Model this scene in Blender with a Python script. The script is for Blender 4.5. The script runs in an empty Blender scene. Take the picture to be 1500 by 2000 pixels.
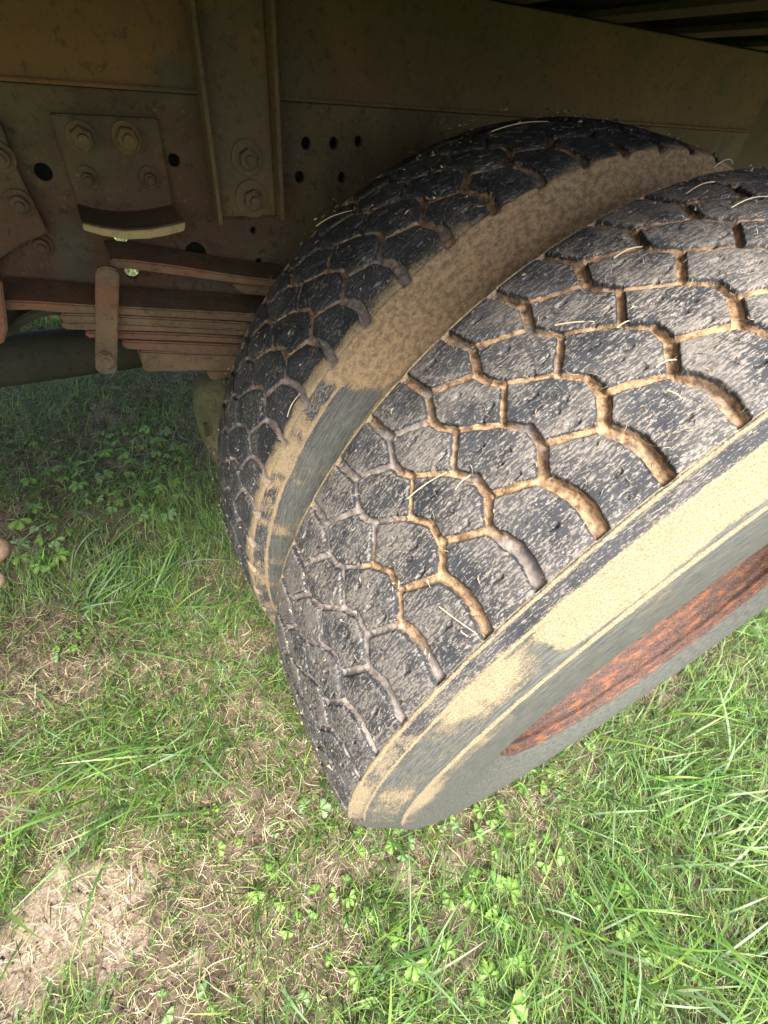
import bpy, bmesh, math, random
import numpy as np
from mathutils import Matrix, Vector
from mathutils.geometry import tessellate_polygon

sc = bpy.context.scene
COL = sc.collection
rng = np.random.default_rng(11)
random.seed(5)
R = math.radians

# ---------------------------------------------------------------- camera, sky, sun, exposure
CAM = np.array([-0.56911, -0.09190, 1.05757])
MC = np.array([[0.87761441, 0.27765208, -0.39077137],
               [-0.4683626, 0.67031622, -0.57559764],
               [0.10212451, 0.68817548, 0.71832103]])
FPX = 912.577
cam = bpy.data.cameras.new('camera')
cam.sensor_fit = 'HORIZONTAL'
cam.sensor_width = 36.0
cam.lens = 36.0 * FPX / 1500.0
cam.clip_start = 0.01
cam.clip_end = 600
camo = bpy.data.objects.new('camera', cam)
camo.matrix_world = Matrix([[*MC[0], CAM[0]], [*MC[1], CAM[1]], [*MC[2], CAM[2]], [0, 0, 0, 1]])
COL.objects.link(camo)
sc.camera = camo

SUN_EL, SUN_AZ = R(56), R(198)      # azimuth measured from +Y clockwise
world = bpy.data.worlds.new('World'); sc.world = world
world.use_nodes = True
wn = world.node_tree.nodes; wl = world.node_tree.links
bg = wn['Background']
sky = wn.new('ShaderNodeTexSky')
sky.sky_type = 'NISHITA'; sky.sun_disc = False
sky.sun_elevation = SUN_EL; sky.sun_rotation = SUN_AZ
sky.air_density = 1.0; sky.dust_density = 6.0; sky.ozone_density = 0.6
wl.new(sky.outputs[0], bg.inputs[0])
bg.inputs[1].default_value = 0.15
sl = bpy.data.lights.new('sun', 'SUN'); sl.energy = 3.2; sl.angle = R(28); sl.color = (1.0, 0.95, 0.86)
so = bpy.data.objects.new('sun', sl); COL.objects.link(so)
sdir = Vector((math.sin(SUN_AZ) * math.cos(SUN_EL), math.cos(SUN_AZ) * math.cos(SUN_EL), math.sin(SUN_EL)))
so.rotation_euler = sdir.to_track_quat('Z', 'Y').to_euler()
so.location = (-2, -6, 8)
sc.view_settings.view_transform = 'Standard'
sc.view_settings.look = 'None'
sc.view_settings.exposure = 1.5
sc.view_settings.gamma = 1.0
sc.view_settings.use_curve_mapping = False
sc.cycles.max_bounces = 8
sc.cycles.diffuse_bounces = 5

def ray(px, py):
    return MC @ np.array([(px - 750) / FPX, -(py - 1000) / FPX, -1.0])
def onplane(px, py, ax, v):          # where a point of the survey photo lies on a plane of the place
    d = ray(px, py); t = (v - CAM[ax]) / d[ax]
    return CAM + t * d
def XZ(px, py, y=0.70):
    p = onplane(px, py, 1, y); return float(p[0]), float(p[2])
def GR(px, py, z=0.01):
    p = onplane(px, py, 2, z); return float(p[0]), float(p[1])

# ---------------------------------------------------------------- noise helpers
def vnoise(x, y, s, seed):
    r = np.random.default_rng(seed); g = r.random((128, 128))
    x = np.asarray(x) * s + 37.3; y = np.asarray(y) * s + 91.7
    xi = np.floor(x).astype(int); yi = np.floor(y).astype(int)
    fx = x - xi; fy = y - yi
    fx = fx * fx * (3 - 2 * fx); fy = fy * fy * (3 - 2 * fy)
    a = g[xi % 128, yi % 128]; b = g[(xi + 1) % 128, yi % 128]
    c = g[xi % 128, (yi + 1) % 128]; d = g[(xi + 1) % 128, (yi + 1) % 128]
    return (a * (1 - fx) + b * fx) * (1 - fy) + (c * (1 - fx) + d * fx) * fy
def fbm(x, y, s, seed, o=4):
    v = 0; a = .5; t = 0
    for i in range(o):
        v = v + a * vnoise(x, y, s * 2 ** i, seed + i); t += a; a *= .5
    return v / t
def sstep(a, b, x):
    t = np.clip((x - a) / (b - a), 0, 1); return t * t * (3 - 2 * t)

# ---------------------------------------------------------------- material helpers
def mat(name):
    m = bpy.data.materials.new(name); m.use_nodes = True
    nt = m.node_tree; b = nt.nodes['Principled BSDF']
    return m, nt, nt.nodes, nt.links, b
def nz(nt, vec, scale, detail=4, rough=.6, dist=0.0, lac=2.0):
    n = nt.nodes.new('ShaderNodeTexNoise')
    n.inputs['Scale'].default_value = scale; n.inputs['Detail'].default_value = detail
    n.inputs['Roughness'].default_value = rough; n.inputs['Distortion'].default_value = dist
    if vec is not None: nt.links.new(vec, n.inputs['Vector'])
    return n.outputs['Fac']
def ramp(nt, fac, a, b, lo=0.0, hi=1.0):
    n = nt.nodes.new('ShaderNodeMapRange'); n.interpolation_type = 'SMOOTHSTEP'
    n.inputs['From Min'].default_value = a; n.inputs['From Max'].default_value = b
    n.inputs['To Min'].default_value = lo; n.inputs['To Max'].default_value = hi
    nt.links.new(fac, n.inputs['Value']); return n.outputs['Result']
def mixc(nt, fac, a, b):
    n = nt.nodes.new('ShaderNodeMix'); n.data_type = 'RGBA'
    for s, v in ((n.inputs[0], fac), (n.inputs[6], a), (n.inputs[7], b)):
        if isinstance(v, (tuple, float, int)):
            s.default_value = (*v, 1) if isinstance(v, tuple) and len(v) == 3 else v
        else: nt.links.new(v, s)
    return n.outputs[2]
def mth(nt, op, a, b=None, clamp=False):
    n = nt.nodes.new('ShaderNodeMath'); n.operation = op; n.use_clamp = clamp
    for i, v in enumerate((a, b)):
        if v is None: continue
        if isinstance(v, (int, float)): n.inputs[i].default_value = v
        else: nt.links.new(v, n.inputs[i])
    return n.outputs[0]
def attr(nt, name):
    n = nt.nodes.new('ShaderNodeAttribute'); n.attribute_name = name; return n
def objco(nt, scale=(1, 1, 1)):
    t = nt.nodes.new('ShaderNodeTexCoord'); m = nt.nodes.new('ShaderNodeMapping')
    m.inputs['Scale'].default_value = scale
    nt.links.new(t.outputs['Object'], m.inputs['Vector']); return m.outputs['Vector']
def attrco(nt, name, scale=(1, 1, 1), rot=0):
    a = attr(nt, name); m = nt.nodes.new('ShaderNodeMapping')
    m.inputs['Scale'].default_value = scale; m.inputs['Rotation'].default_value = (0, 0, rot)
    nt.links.new(a.outputs['Vector'], m.inputs['Vector']); return m.outputs['Vector']
def bump(nt, b, h, strength=.5, dist=.002, prev=None):
    n = nt.nodes.new('ShaderNodeBump'); n.inputs['Strength'].default_value = strength
    n.inputs['Distance'].default_value = dist; nt.links.new(h, n.inputs['Height'])
    if prev is not None: nt.links.new(prev, n.inputs['Normal'])
    nt.links.new(n.outputs[0], b.inputs['Normal']); return n.outputs[0]

# rubber: black, scuffed along the rolling direction, with dried mud where the attribute says so
def make_rubber():
    m, nt, N, L, b = mat('muddy_rubber')
    uvA = attrco(nt, 'uvw', (1, 3.0, 1), R(7))
    uvB = attrco(nt, 'uvw', (1, 5.5, 1), R(-6))
    uv = attrco(nt, 'uvw')
    mask = attr(nt, 'mask'); sep = N.new('ShaderNodeSeparateColor'); L.new(mask.outputs['Color'], sep.inputs[0])
    mud, dust, side = sep.outputs[0], sep.outputs[1], sep.outputs[2]
    s1 = nz(nt, uvA, 210, 3, .75); s2 = nz(nt, uvB, 62, 5, .75); s3 = nz(nt, uv, 14, 5, .6); s4 = nz(nt, uv, 420, 3, .7)
    # base blacks
    base = mixc(nt, ramp(nt, s3, .35, .65), (0.020, 0.023, 0.029), (0.040, 0.044, 0.052))
    # pale abrasion streaks, with painted skylight on the upper outer tread
    big = nz(nt, uv, 24, 3, .5)
    thr = mth(nt, 'ADD', s1, mth(nt, 'MULTIPLY', mth(nt, 'SUBTRACT', s2, .5), .8))
    thr = mth(nt, 'ADD', thr, mth(nt, 'MULTIPLY', mth(nt, 'SUBTRACT', big, .5), .35))
    scuff_skylight_amt = attr(nt, 'scuff_skylight').outputs['Fac']
    thr = mth(nt, 'ADD', thr, mth(nt, 'MULTIPLY', scuff_skylight_amt, .13))
    scuff_skylight = ramp(nt, thr, .56, .67)
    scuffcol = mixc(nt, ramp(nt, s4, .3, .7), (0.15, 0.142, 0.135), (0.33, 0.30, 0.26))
    c = mixc(nt, mth(nt, 'MULTIPLY', scuff_skylight, .85), base, scuffcol)
    film = mth(nt, 'MULTIPLY', mth(nt, 'MULTIPLY', ramp(nt, big, .36, .66), scuff_skylight_amt), .70)
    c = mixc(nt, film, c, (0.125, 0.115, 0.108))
    speck = ramp(nt, nz(nt, attrco(nt, 'uvw', (1, 1.6, 1), R(20)), 380, 1, .5), .70, .75)
    c = mixc(nt, mth(nt, 'MULTIPLY', speck, .45), c, (0.50, 0.45, 0.37))
    # dust on the sidewalls
    gray = mixc(nt, ramp(nt, nz(nt, attrco(nt, 'uvw', (1, 9, 1)), 45, 8, .8), .36, .64), (0.042, 0.048, 0.049), (0.125, 0.128, 0.115))
    gray = mixc(nt, ramp(nt, nz(nt, uv, 300, 3, .7), .64, .70), gray, (0.22, 0.20, 0.16))
    c = mixc(nt, side, c, gray)
    dn = mth(nt, 'ADD', mth(nt, 'ADD', mth(nt, 'MULTIPLY', nz(nt, attrco(nt, 'uvw', (1, 4.5, 1), R(9)), 70, 9, .8), .42), mth(nt, 'MULTIPLY', nz(nt, uv, 24, 7, .75), .26)), mth(nt, 'MULTIPLY', nz(nt, uv, 480, 4, .8), .32))
    dthr = mth(nt, 'ADD', mth(nt, 'MULTIPLY', dust, .60), mth(nt, 'SUBTRACT', dn, .80))
    dm = ramp(nt, dthr, -.05, .05)
    tan = mixc(nt, ramp(nt, nz(nt, uv, 520, 4, .85), .40, .56), (0.15, 0.118, 0.075), (0.32, 0.268, 0.178))
    tan = mixc(nt, mth(nt, 'MULTIPLY', ramp(nt, nz(nt, uv, 45, 7, .8, .4), .46, .66), .55), tan, (0.21, 0.172, 0.105))
    tan = mixc(nt, mth(nt, 'MULTIPLY', ramp(nt, nz(nt, uv, 110, 8, .85), .57, .62), .75), tan, (0.17, 0.10, 0.055))
    tan = mixc(nt, attr(nt, 'brown').outputs['Fac'], tan, mixc(nt, ramp(nt, nz(nt, uv, 120, 7, .8), .4, .6), (0.15, 0.10, 0.062), (0.34, 0.245, 0.145)))
    orange = ramp(nt, nz(nt, uv, 34, 6, .7), .56, .70)
    tan = mixc(nt, mth(nt, 'MULTIPLY', orange, .45), tan, (0.33, 0.20, 0.10))
    c = mixc(nt, dm, c, tan)
    # mud in the grooves
    mn = nz(nt, uv, 60, 8, .75)
    mudcol = mixc(nt, ramp(nt, mn, .35, .65), (0.135, 0.122, 0.115), (0.29, 0.255, 0.23))
    mudcol2 = mixc(nt, ramp(nt, nz(nt, uv, 130, 6, .7), .35, .62), (0.12, 0.078, 0.048), (0.40, 0.275, 0.165))
    wet = attr(nt, 'tanmud').outputs['Fac']
    wetm = ramp(nt, mth(nt, 'ADD', wet, mth(nt, 'MULTIPLY', mth(nt, 'SUBTRACT', nz(nt, uv, 26, 6, .75), .5), 2.0)), .38, .70)
    mudc = mixc(nt, wetm, mudcol, mudcol2)
    mm = ramp(nt, mth(nt, 'ADD', mud, mth(nt, 'MULTIPLY', mth(nt, 'SUBTRACT', nz(nt, uv, 150, 6, .75), .5), .8)), .26, .44)
    c = mixc(nt, mm, c, mudc)
    L.new(c, b.inputs['Base Color'])
    rg = mixc(nt, mth(nt, 'MAXIMUM', dm, mm), (0.66, 0.66, 0.66), (0.95, 0.95, 0.95))
    L.new(rg, b.inputs['Roughness'])
    b.inputs['Specular IOR Level'].default_value = .25
    h = mth(nt, 'ADD', mth(nt, 'MULTIPLY', thr, .45), mth(nt, 'MULTIPLY', s4, .15))
    h = mth(nt, 'ADD', h, mth(nt, 'MULTIPLY', mth(nt, 'MULTIPLY', nz(nt, uv, 110, 8, .8), mth(nt, 'MAXIMUM', mm, mth(nt, 'MULTIPLY', dm, .5))), 1.6))
    p = bump(nt, b, h, .6, .0013)
    return m
RUB = make_rubber()

def make_metal(name, cols, rough=.8, spots=None, sc_=1.0, bumpd=.0012, metallic=0.0):
    m, nt, N, L, b = mat(name)
    v = objco(nt)
    a = nz(nt, v, 7 * sc_, 5, .6, .3); d = nz(nt, v, 3.2 * sc_, 4, .55, .5); f = nz(nt, v, 190, 6, .78); g = nz(nt, v, 45, 7, .7)
    c = mixc(nt, ramp(nt, a, .38, .62), cols[0], cols[1])
    c = mixc(nt, ramp(nt, d, .52, .66), c, cols[2])
    if len(cols) > 3: c = mixc(nt, ramp(nt, nz(nt, v, 5 * sc_, 4, .6, .8), .55, .68), c, cols[3])
    c = mixc(nt, mth(nt, 'MULTIPLY', ramp(nt, g, .5, .75), .45), c, cols[0] if spots is None else spots)
    sp = ramp(nt, f, .56, .72)
    c = mixc(nt, mth(nt, 'MULTIPLY', sp, .55), c, tuple(min(1, x * 2.4 + .01) for x in cols[1]))
    c = mixc(nt, mth(nt, 'MULTIPLY', ramp(nt, nz(nt, v, 75, 8, .82), .52, .62), .6), c, tuple(x * .42 for x in cols[0]))
    L.new(c, b.inputs['Base Color'])
    b.inputs['Roughness'].default_value = rough; b.inputs['Metallic'].default_value = metallic
    b.inputs['Specular IOR Level'].default_value = .25
    bump(nt, b, mth(nt, 'ADD', f, mth(nt, 'MULTIPLY', g, 1.3)), .8, bumpd)
    return m
M_RAIL = make_metal('rusty_rail_steel', [(0.090, 0.068, 0.042), (0.125, 0.100, 0.055), (0.105, 0.062, 0.038), (0.095, 0.082, 0.055)])
M_SILL = make_metal('ochre_painted_steel', [(0.135, 0.092, 0.050), (0.105, 0.076, 0.044), (0.18, 0.105, 0.045), (0.092, 0.082, 0.055)], sc_=.8)
M_POST = make_metal('grimy_post_steel', [(0.16, 0.112, 0.052), (0.115, 0.092, 0.058), (0.22, 0.135, 0.042), (0.15, 0.085, 0.038)], sc_=1.1)
M_LEAF = make_metal('rusty_spring_steel', [(0.13, 0.09, 0.055), (0.18, 0.125, 0.075), (0.20, 0.095, 0.052), (0.11, 0.10, 0.075)], sc_=2.0)
M_LEAFR = make_metal('red_brown_spring_steel', [(0.17, 0.095, 0.062), (0.14, 0.10, 0.066), (0.24, 0.09, 0.062), (0.05, 0.05, 0.048)], sc_=2.4)
M_PALE = make_metal('pale_dusty_steel', [(0.40, 0.33, 0.17), (0.30, 0.25, 0.13), (0.36, 0.28, 0.14)], sc_=2.0)
M_DARK = make_metal('dark_greasy_steel', [(0.035, 0.038, 0.024), (0.045, 0.045, 0.03), (0.03, 0.03, 0.022)], sc_=1.0)
M_DRUM = make_metal('olive_dusty_steel', [(0.085, 0.085, 0.045), (0.14, 0.135, 0.07), (0.07, 0.07, 0.04)], sc_=4)
M_BED = make_metal('bed_underside_steel', [(0.10, 0.075, 0.04), (0.08, 0.06, 0.035), (0.12, 0.07, 0.035)], sc_=.8)
M_TAN = make_metal('tan_dusty_steel', [(0.26, 0.19, 0.13), (0.32, 0.25, 0.15), (0.22, 0.155, 0.105)], sc_=3)

def make_rust():
    m, nt, N, L, b = mat('rusted_rim_paint')
    u = attrco(nt, 'uvw', (1, 3.5, 1), R(4)); v = attrco(nt, 'uvw')
    a = nz(nt, u, 60, 9, .8, .3); d = nz(nt, u, 24, 7, .7); f = nz(nt, v, 300, 6, .85)
    c = mixc(nt, ramp(nt, a, .44, .62), (0.030, 0.026, 0.029), (0.12, 0.042, 0.028))
    c = mixc(nt, ramp(nt, d, .50, .62), c, (0.20, 0.075, 0.028))
    c = mixc(nt, mth(nt, 'MULTIPLY', ramp(nt, f, .52, .62), .8), c, (0.25, 0.135, 0.065))
    c = mixc(nt, mth(nt, 'MULTIPLY', ramp(nt, nz(nt, u, 170, 6, .85), .56, .64), .9), c, (0.30, 0.27, 0.24))
    L.new(c, b.inputs['Base Color']); b.inputs['Roughness'].default_value = .7
    bump(nt, b, mth(nt, 'ADD', a, f), .9, .002)
    return m
M_RUST = make_rust()

# ---------------------------------------------------------------- object helpers
def link(o, parent=None):
    COL.objects.link(o)
    if parent is not None:
        o.parent = parent
    return o
def thing(name, label, cat, loc=(0, 0, 0), rot=(0, 0, 0), group=None):
    o = bpy.data.objects.new(name, None); o.empty_display_size = .05
    o.location = loc; o.rotation_euler = rot; COL.objects.link(o)
    o['label'] = label; o['category'] = cat
    if group: o['group'] = group
    return o
def mesh_np(name, v, q, material, parent=None, attrs=None, smooth=True, normals=None):
    """v (n,3), q (m,3|4) int"""
    me = bpy.data.meshes.new(name)
    v = np.ascontiguousarray(v, dtype=np.float32); q = np.ascontiguousarray(q, dtype=np.int32)
    k = q.shape[1]
    me.vertices.add(len(v)); me.vertices.foreach_set('co', v.ravel())
    me.loops.add(q.size); me.loops.foreach_set('vertex_index', q.ravel())
    me.polygons.add(len(q)); me.polygons.foreach_set('loop_start', np.arange(0, q.size, k, dtype=np.int32))
    me.update(calc_edges=True)
    if smooth: me.polygons.foreach_set('use_smooth', np.ones(len(q), dtype=bool))
    for n, (t, a) in (attrs or {}).items():
        at = me.attributes.new(n, t, 'POINT')
        a = np.ascontiguousarray(a, dtype=np.float32)
        at.data.foreach_set({'FLOAT': 'value', 'FLOAT_VECTOR': 'vector', 'FLOAT_COLOR': 'color'}[t], a.ravel())
    if normals is not None: me.normals_split_custom_set_from_vertices(normals.astype(np.float32))
    me.materials.append(material)
    return link(bpy.data.objects.new(name, me), parent)

TR = Vector((0.0, 0.985, 0.0))
truck = thing('truck', 'rusty truck underside with leaf spring, frame rail and two big muddy tyres side by side', 'truck', TR)

def bm_obj(name, bm, material, parent=truck, smooth=False, bevel=0.0, offset=True, label=None):
    bmesh.ops.recalc_face_normals(bm, faces=bm.faces)
    if bevel > 0:
        es = [e for e in bm.edges if len(e.link_faces) == 2 and e.calc_face_angle(0) > .5]
        bmesh.ops.bevel(bm, geom=es, offset=bevel, segments=2, affect='EDGES', clamp_overlap=True)
    if offset: bmesh.ops.translate(bm, verts=bm.verts, vec=-TR)
    me = bpy.data.meshes.new(name); bm.to_mesh(me); bm.free()
    if smooth:
        for p in me.polygons: p.use_smooth = True
    me.materials.append(material)
    o = link(bpy.data.objects.new(name, me), parent)
    if label: o['label'] = label
    return o
def bm_box(bm, x0, x1, y0, y1, z0, z1):
    vs = [bm.verts.new((x, y, z)) for x in (x0, x1) for y in (y0, y1) for z in (z0, z1)]
    for f in ((0, 1, 3, 2), (4, 6, 7, 5), (0, 4, 5, 1), (2, 3, 7, 6), (0, 2, 6, 4), (1, 5, 7, 3)):
        bm.faces.new([vs[i] for i in f])
def box(name, x0, x1, y0, y1, z0, z1, material, parent=truck, bevel=.002, **k):
    bm = bmesh.new(); bm_box(bm, x0, x1, y0, y1, z0, z1)
    return bm_obj(name, bm, material, parent, bevel=bevel, **k)
def prism_xz(name, pts, y0, y1, material, parent=truck, bevel=.0015, **k):
    """outline in X,Z extruded along Y"""
    bm = bmesh.new()
    a = [bm.verts.new((x, y0, z)) for x, z in pts]; b = [bm.verts.new((x, y1, z)) for x, z in pts]
    bm.faces.new(a); bm.faces.new(b[::-1])
    n = len(pts)
    for i in range(n): bm.faces.new((a[i], b[i], b[(i + 1) % n], a[(i + 1) % n]))
    return bm_obj(name, bm, material, parent, bevel=bevel, **k)
def strip_xz(name, top, bot, y0, y1, material, parent=truck, bevel=.0015, **k):
    """two matching polylines (top, bottom) in X,Z -> a bar with quads"""
    bm = bmesh.new(); n = len(top); g = []
    for y in (y0, y1):
        g.append([[bm.verts.new((x, y, z)) for x, z in top], [bm.verts.new((x, y, z)) for x, z in bot]])
    for i in range(n - 1):
        bm.faces.new((g[0][0][i], g[0][0][i + 1], g[0][1][i + 1], g[0][1][i]))
        bm.faces.new((g[1][0][i], g[1][1][i], g[1][1][i + 1], g[1][0][i + 1]))
        bm.faces.new((g[0][0][i], g[1][0][i], g[1][0][i + 1], g[0][0][i + 1]))
        bm.faces.new((g[0][1][i], g[0][1][i + 1], g[1][1][i + 1], g[1][1][i]))
    for i in (0, n - 1): bm.faces.new((g[0][0][i], g[0][1][i], g[1][1][i], g[1][0][i]))
    return bm_obj(name, bm, material, parent, bevel=bevel, **k)
def plate_holes(bm, outline, holes, y0, y1, seg=20):
    """plate in XZ at y0..y1 with round holes (cx,cz,r)"""
    loops = [outline]
    for cx, cz, r in holes:
        loops.append([(cx + r * math.cos(2 * math.pi * i / seg), cz + r * math.sin(2 * math.pi * i / seg)) for i in range(seg)][::-1])
    flat = [p for l in loops for p in l]
    tris = tessellate_polygon([[Vector((x, z, 0)) for x, z in l] for l in loops])
    A = [bm.verts.new((x, y0, z)) for x, z in flat]; B = [bm.verts.new((x, y1, z)) for x, z in flat]
    for t in tris:
        try: bm.faces.new([A[i] for i in t]); bm.faces.new([B[i] for i in t[::-1]])
        except ValueError: pass
    o = 0
    for l in loops:
        n = len(l)
        for i in range(n):
            bm.faces.new((A[o + i], B[o + i], B[o + (i + 1) % n], A[o + (i + 1) % n]))
        o += n
def lathe_y(bm, prof, cx, cz, seg, a0=0, a1=2 * math.pi):
    rings = []
    full = abs(a1 - a0 - 2 * math.pi) < 1e-6
    n = seg if full else seg + 1
    for y, r in prof:
        rings.append([bm.verts.new((cx + r * math.cos(a0 + (a1 - a0) * i / seg), y, cz + r * math.sin(a0 + (a1 - a0) * i / seg))) for i in range(n)])
    for k in range(len(rings) - 1):
        for i in range(seg):
            j = (i + 1) % n
            bm.faces.new((rings[k][i], rings[k][j], rings[k + 1][j], rings[k + 1][i]))
    return rings
def bolt(px, py, y, rw, rb, material, parent, hexn=6, hgt=.012, name='hex_bolt'):
    """washer + hex nut + stub standing out towards -Y"""
    x, z = XZ(px, py, y); bm = bmesh.new()
    r = lathe_y(bm, [(y, rw), (y - .003, rw), (y - .0035, rw * .9)], x, z, 24); bm.faces.new(r[-1])
    a = random.random()
    r = lathe_y(bm, [(y - .0036, rb), (y - .0036 - hgt * .85, rb), (y - .0036 - hgt, rb * .86)], x, z, hexn, a, a + 2 * math.pi); bm.faces.new(r[-1])
    r = lathe_y(bm, [(y - .0036 - hgt, rb * .5), (y - .0036 - hgt * 1.6, rb * .47)], x, z, 14); bm.faces.new(r[-1])
    return bm_obj(name, bm, material, parent)

# ---------------------------------------------------------------- ground
PALE = [(130, 1800, .10), (60, 1870, .07), (210, 1840, .05), (30, 1960, .05), (190, 1730, .05), (270, 1700, .03), (360, 1860, .025), (880, 1700, .03), (790, 1730, .035), (1000, 1600, .03)]
BARE = [(430, 1720, .085), (400, 1880, .07), (330, 1960, .07), (120, 1560, .07), (110, 1650, .06), (470, 1640, .05), (1060, 1590, .06),
        (1280, 1350, .11), (100, 1330, .10), (60, 1220, .08), (30, 1060, .08), (480, 1260, .06), (560, 1560, .05), (960, 1440, .06), (820, 1700, .06), (250, 1660, .07), (640, 1720, .05), (700, 1870, .04), (1400, 1830, .04), (1130, 1900, .035)]
LUSH = [(1350, 1700, .30), (1450, 1500, .22), (1200, 1850, .15), (250, 1150, .16), (300, 1450, .16), (1480, 1250, .15), (1350, 1950, .15), (450, 1060, .10), (150, 1480, .10), (750, 1920, .08)]
def blobs(L, x, y, seed, w=.05):
    v = np.zeros_like(x)
    wx = x + (fbm(x, y, 18, seed) - .5) * w * 2; wy = y + (fbm(x, y, 18, seed + 50) - .5) * w * 2
    for px, py, r in L:
        cx, cy = GR(px, py)
        v = np.maximum(v, 1 - sstep(.45, 1.1, np.hypot(wx - cx, wy - cy) / r))
    return v
def gz(x, y):
    near = 1 - sstep(2.5, 6, np.hypot(x, y - .6))
    h = (fbm(x, y, 3.0, 3, 3) - .5) * .05 + (fbm(x, y, 22, 8, 4) - .5) * .022 + (fbm(x, y, 70, 12, 3) - .5) * .010
    h += .006 * blobs(PALE, x, y, 5)
    rut = np.exp(-((np.asarray(y) - .27) / .40) ** 2) * np.exp(-(np.asarray(x) / .42) ** 4)
    h = h * (1 - .85 * rut) * near
    return h - .004
def axis(a, b, far, step):
    c = np.arange(a, b + step, step); o = [c]
    g = np.array([.05 * 1.35 ** i for i in range(1, 60)]); g = np.cumsum(g); g = g[g < far]
    return np.concatenate([a - g[::-1], c, b + g])
ax_ = axis(-1.25, 1.35, 300, .008); ay_ = axis(-.75, 2.3, 300, .009)
GX, GY = np.meshgrid(ax_, ay_, indexing='ij')
GZ = gz(GX, GY)
nx, ny = GX.shape
idx = np.arange(nx * ny).reshape(nx, ny)
q = np.stack([idx[:-1, :-1], idx[1:, :-1], idx[1:, 1:], idx[:-1, 1:]], -1).reshape(-1, 4)
pale = blobs(PALE, GX, GY, 5); bare = blobs(BARE, GX, GY, 9)
farg = sstep(2.2, 4, np.hypot(GX, GY - .6))
def make_soil():
    m, nt, N, L, b = mat('trodden_soil')
    v = objco(nt)
    mk = attr(nt, 'mask'); sep = N.new('ShaderNodeSeparateColor'); L.new(mk.outputs['Color'], sep.inputs[0])
    a = nz(nt, v, 26, 8, .7, .3); f = nz(nt, v, 150, 7, .75); g = nz(nt, v, 6, 4, .6)
    c = mixc(nt, ramp(nt, a, .35, .65), (0.075, 0.055, 0.040), (0.19, 0.15, 0.115))
    c = mixc(nt, ramp(nt, f, .5, .75), c, (0.24, 0.19, 0.14))
    pm = ramp(nt, mth(nt, 'ADD', sep.outputs[0], mth(nt, 'MULTIPLY', mth(nt, 'SUBTRACT', a, .5), .8)), .2, .7)
    pc = mixc(nt, ramp(nt, f, .35, .65), (0.22, 0.165, 0.125), (0.42, 0.345, 0.28))
    c = mixc(nt, pm, c, pc)
    gc = mixc(nt, ramp(nt, nz(nt, v, 30, 6, .7), .4, .6), (0.045, 0.075, 0.018), (0.10, 0.15, 0.035))
    c = mixc(nt, sep.outputs[2], c, gc)
    L.new(c, b.inputs['Base Color']); b.inputs['Roughness'].default_value = .95; b.inputs['Specular IOR Level'].default_value = .15
    bump(nt, b, mth(nt, 'ADD', a, mth(nt, 'MULTIPLY', f, .7)), 1.0, .008)
    return m
ground = mesh_np('ground', np.stack([GX, GY, GZ], -1).reshape(-1, 3), q, make_soil(),
                 attrs={'mask': ('FLOAT_COLOR', np.stack([pale, bare, farg, np.ones_like(pale)], -1).reshape(-1, 4))})
ground['kind'] = 'structure'; ground['label'] = 'trodden brown soil with pale bare patches under the grass'

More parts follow.
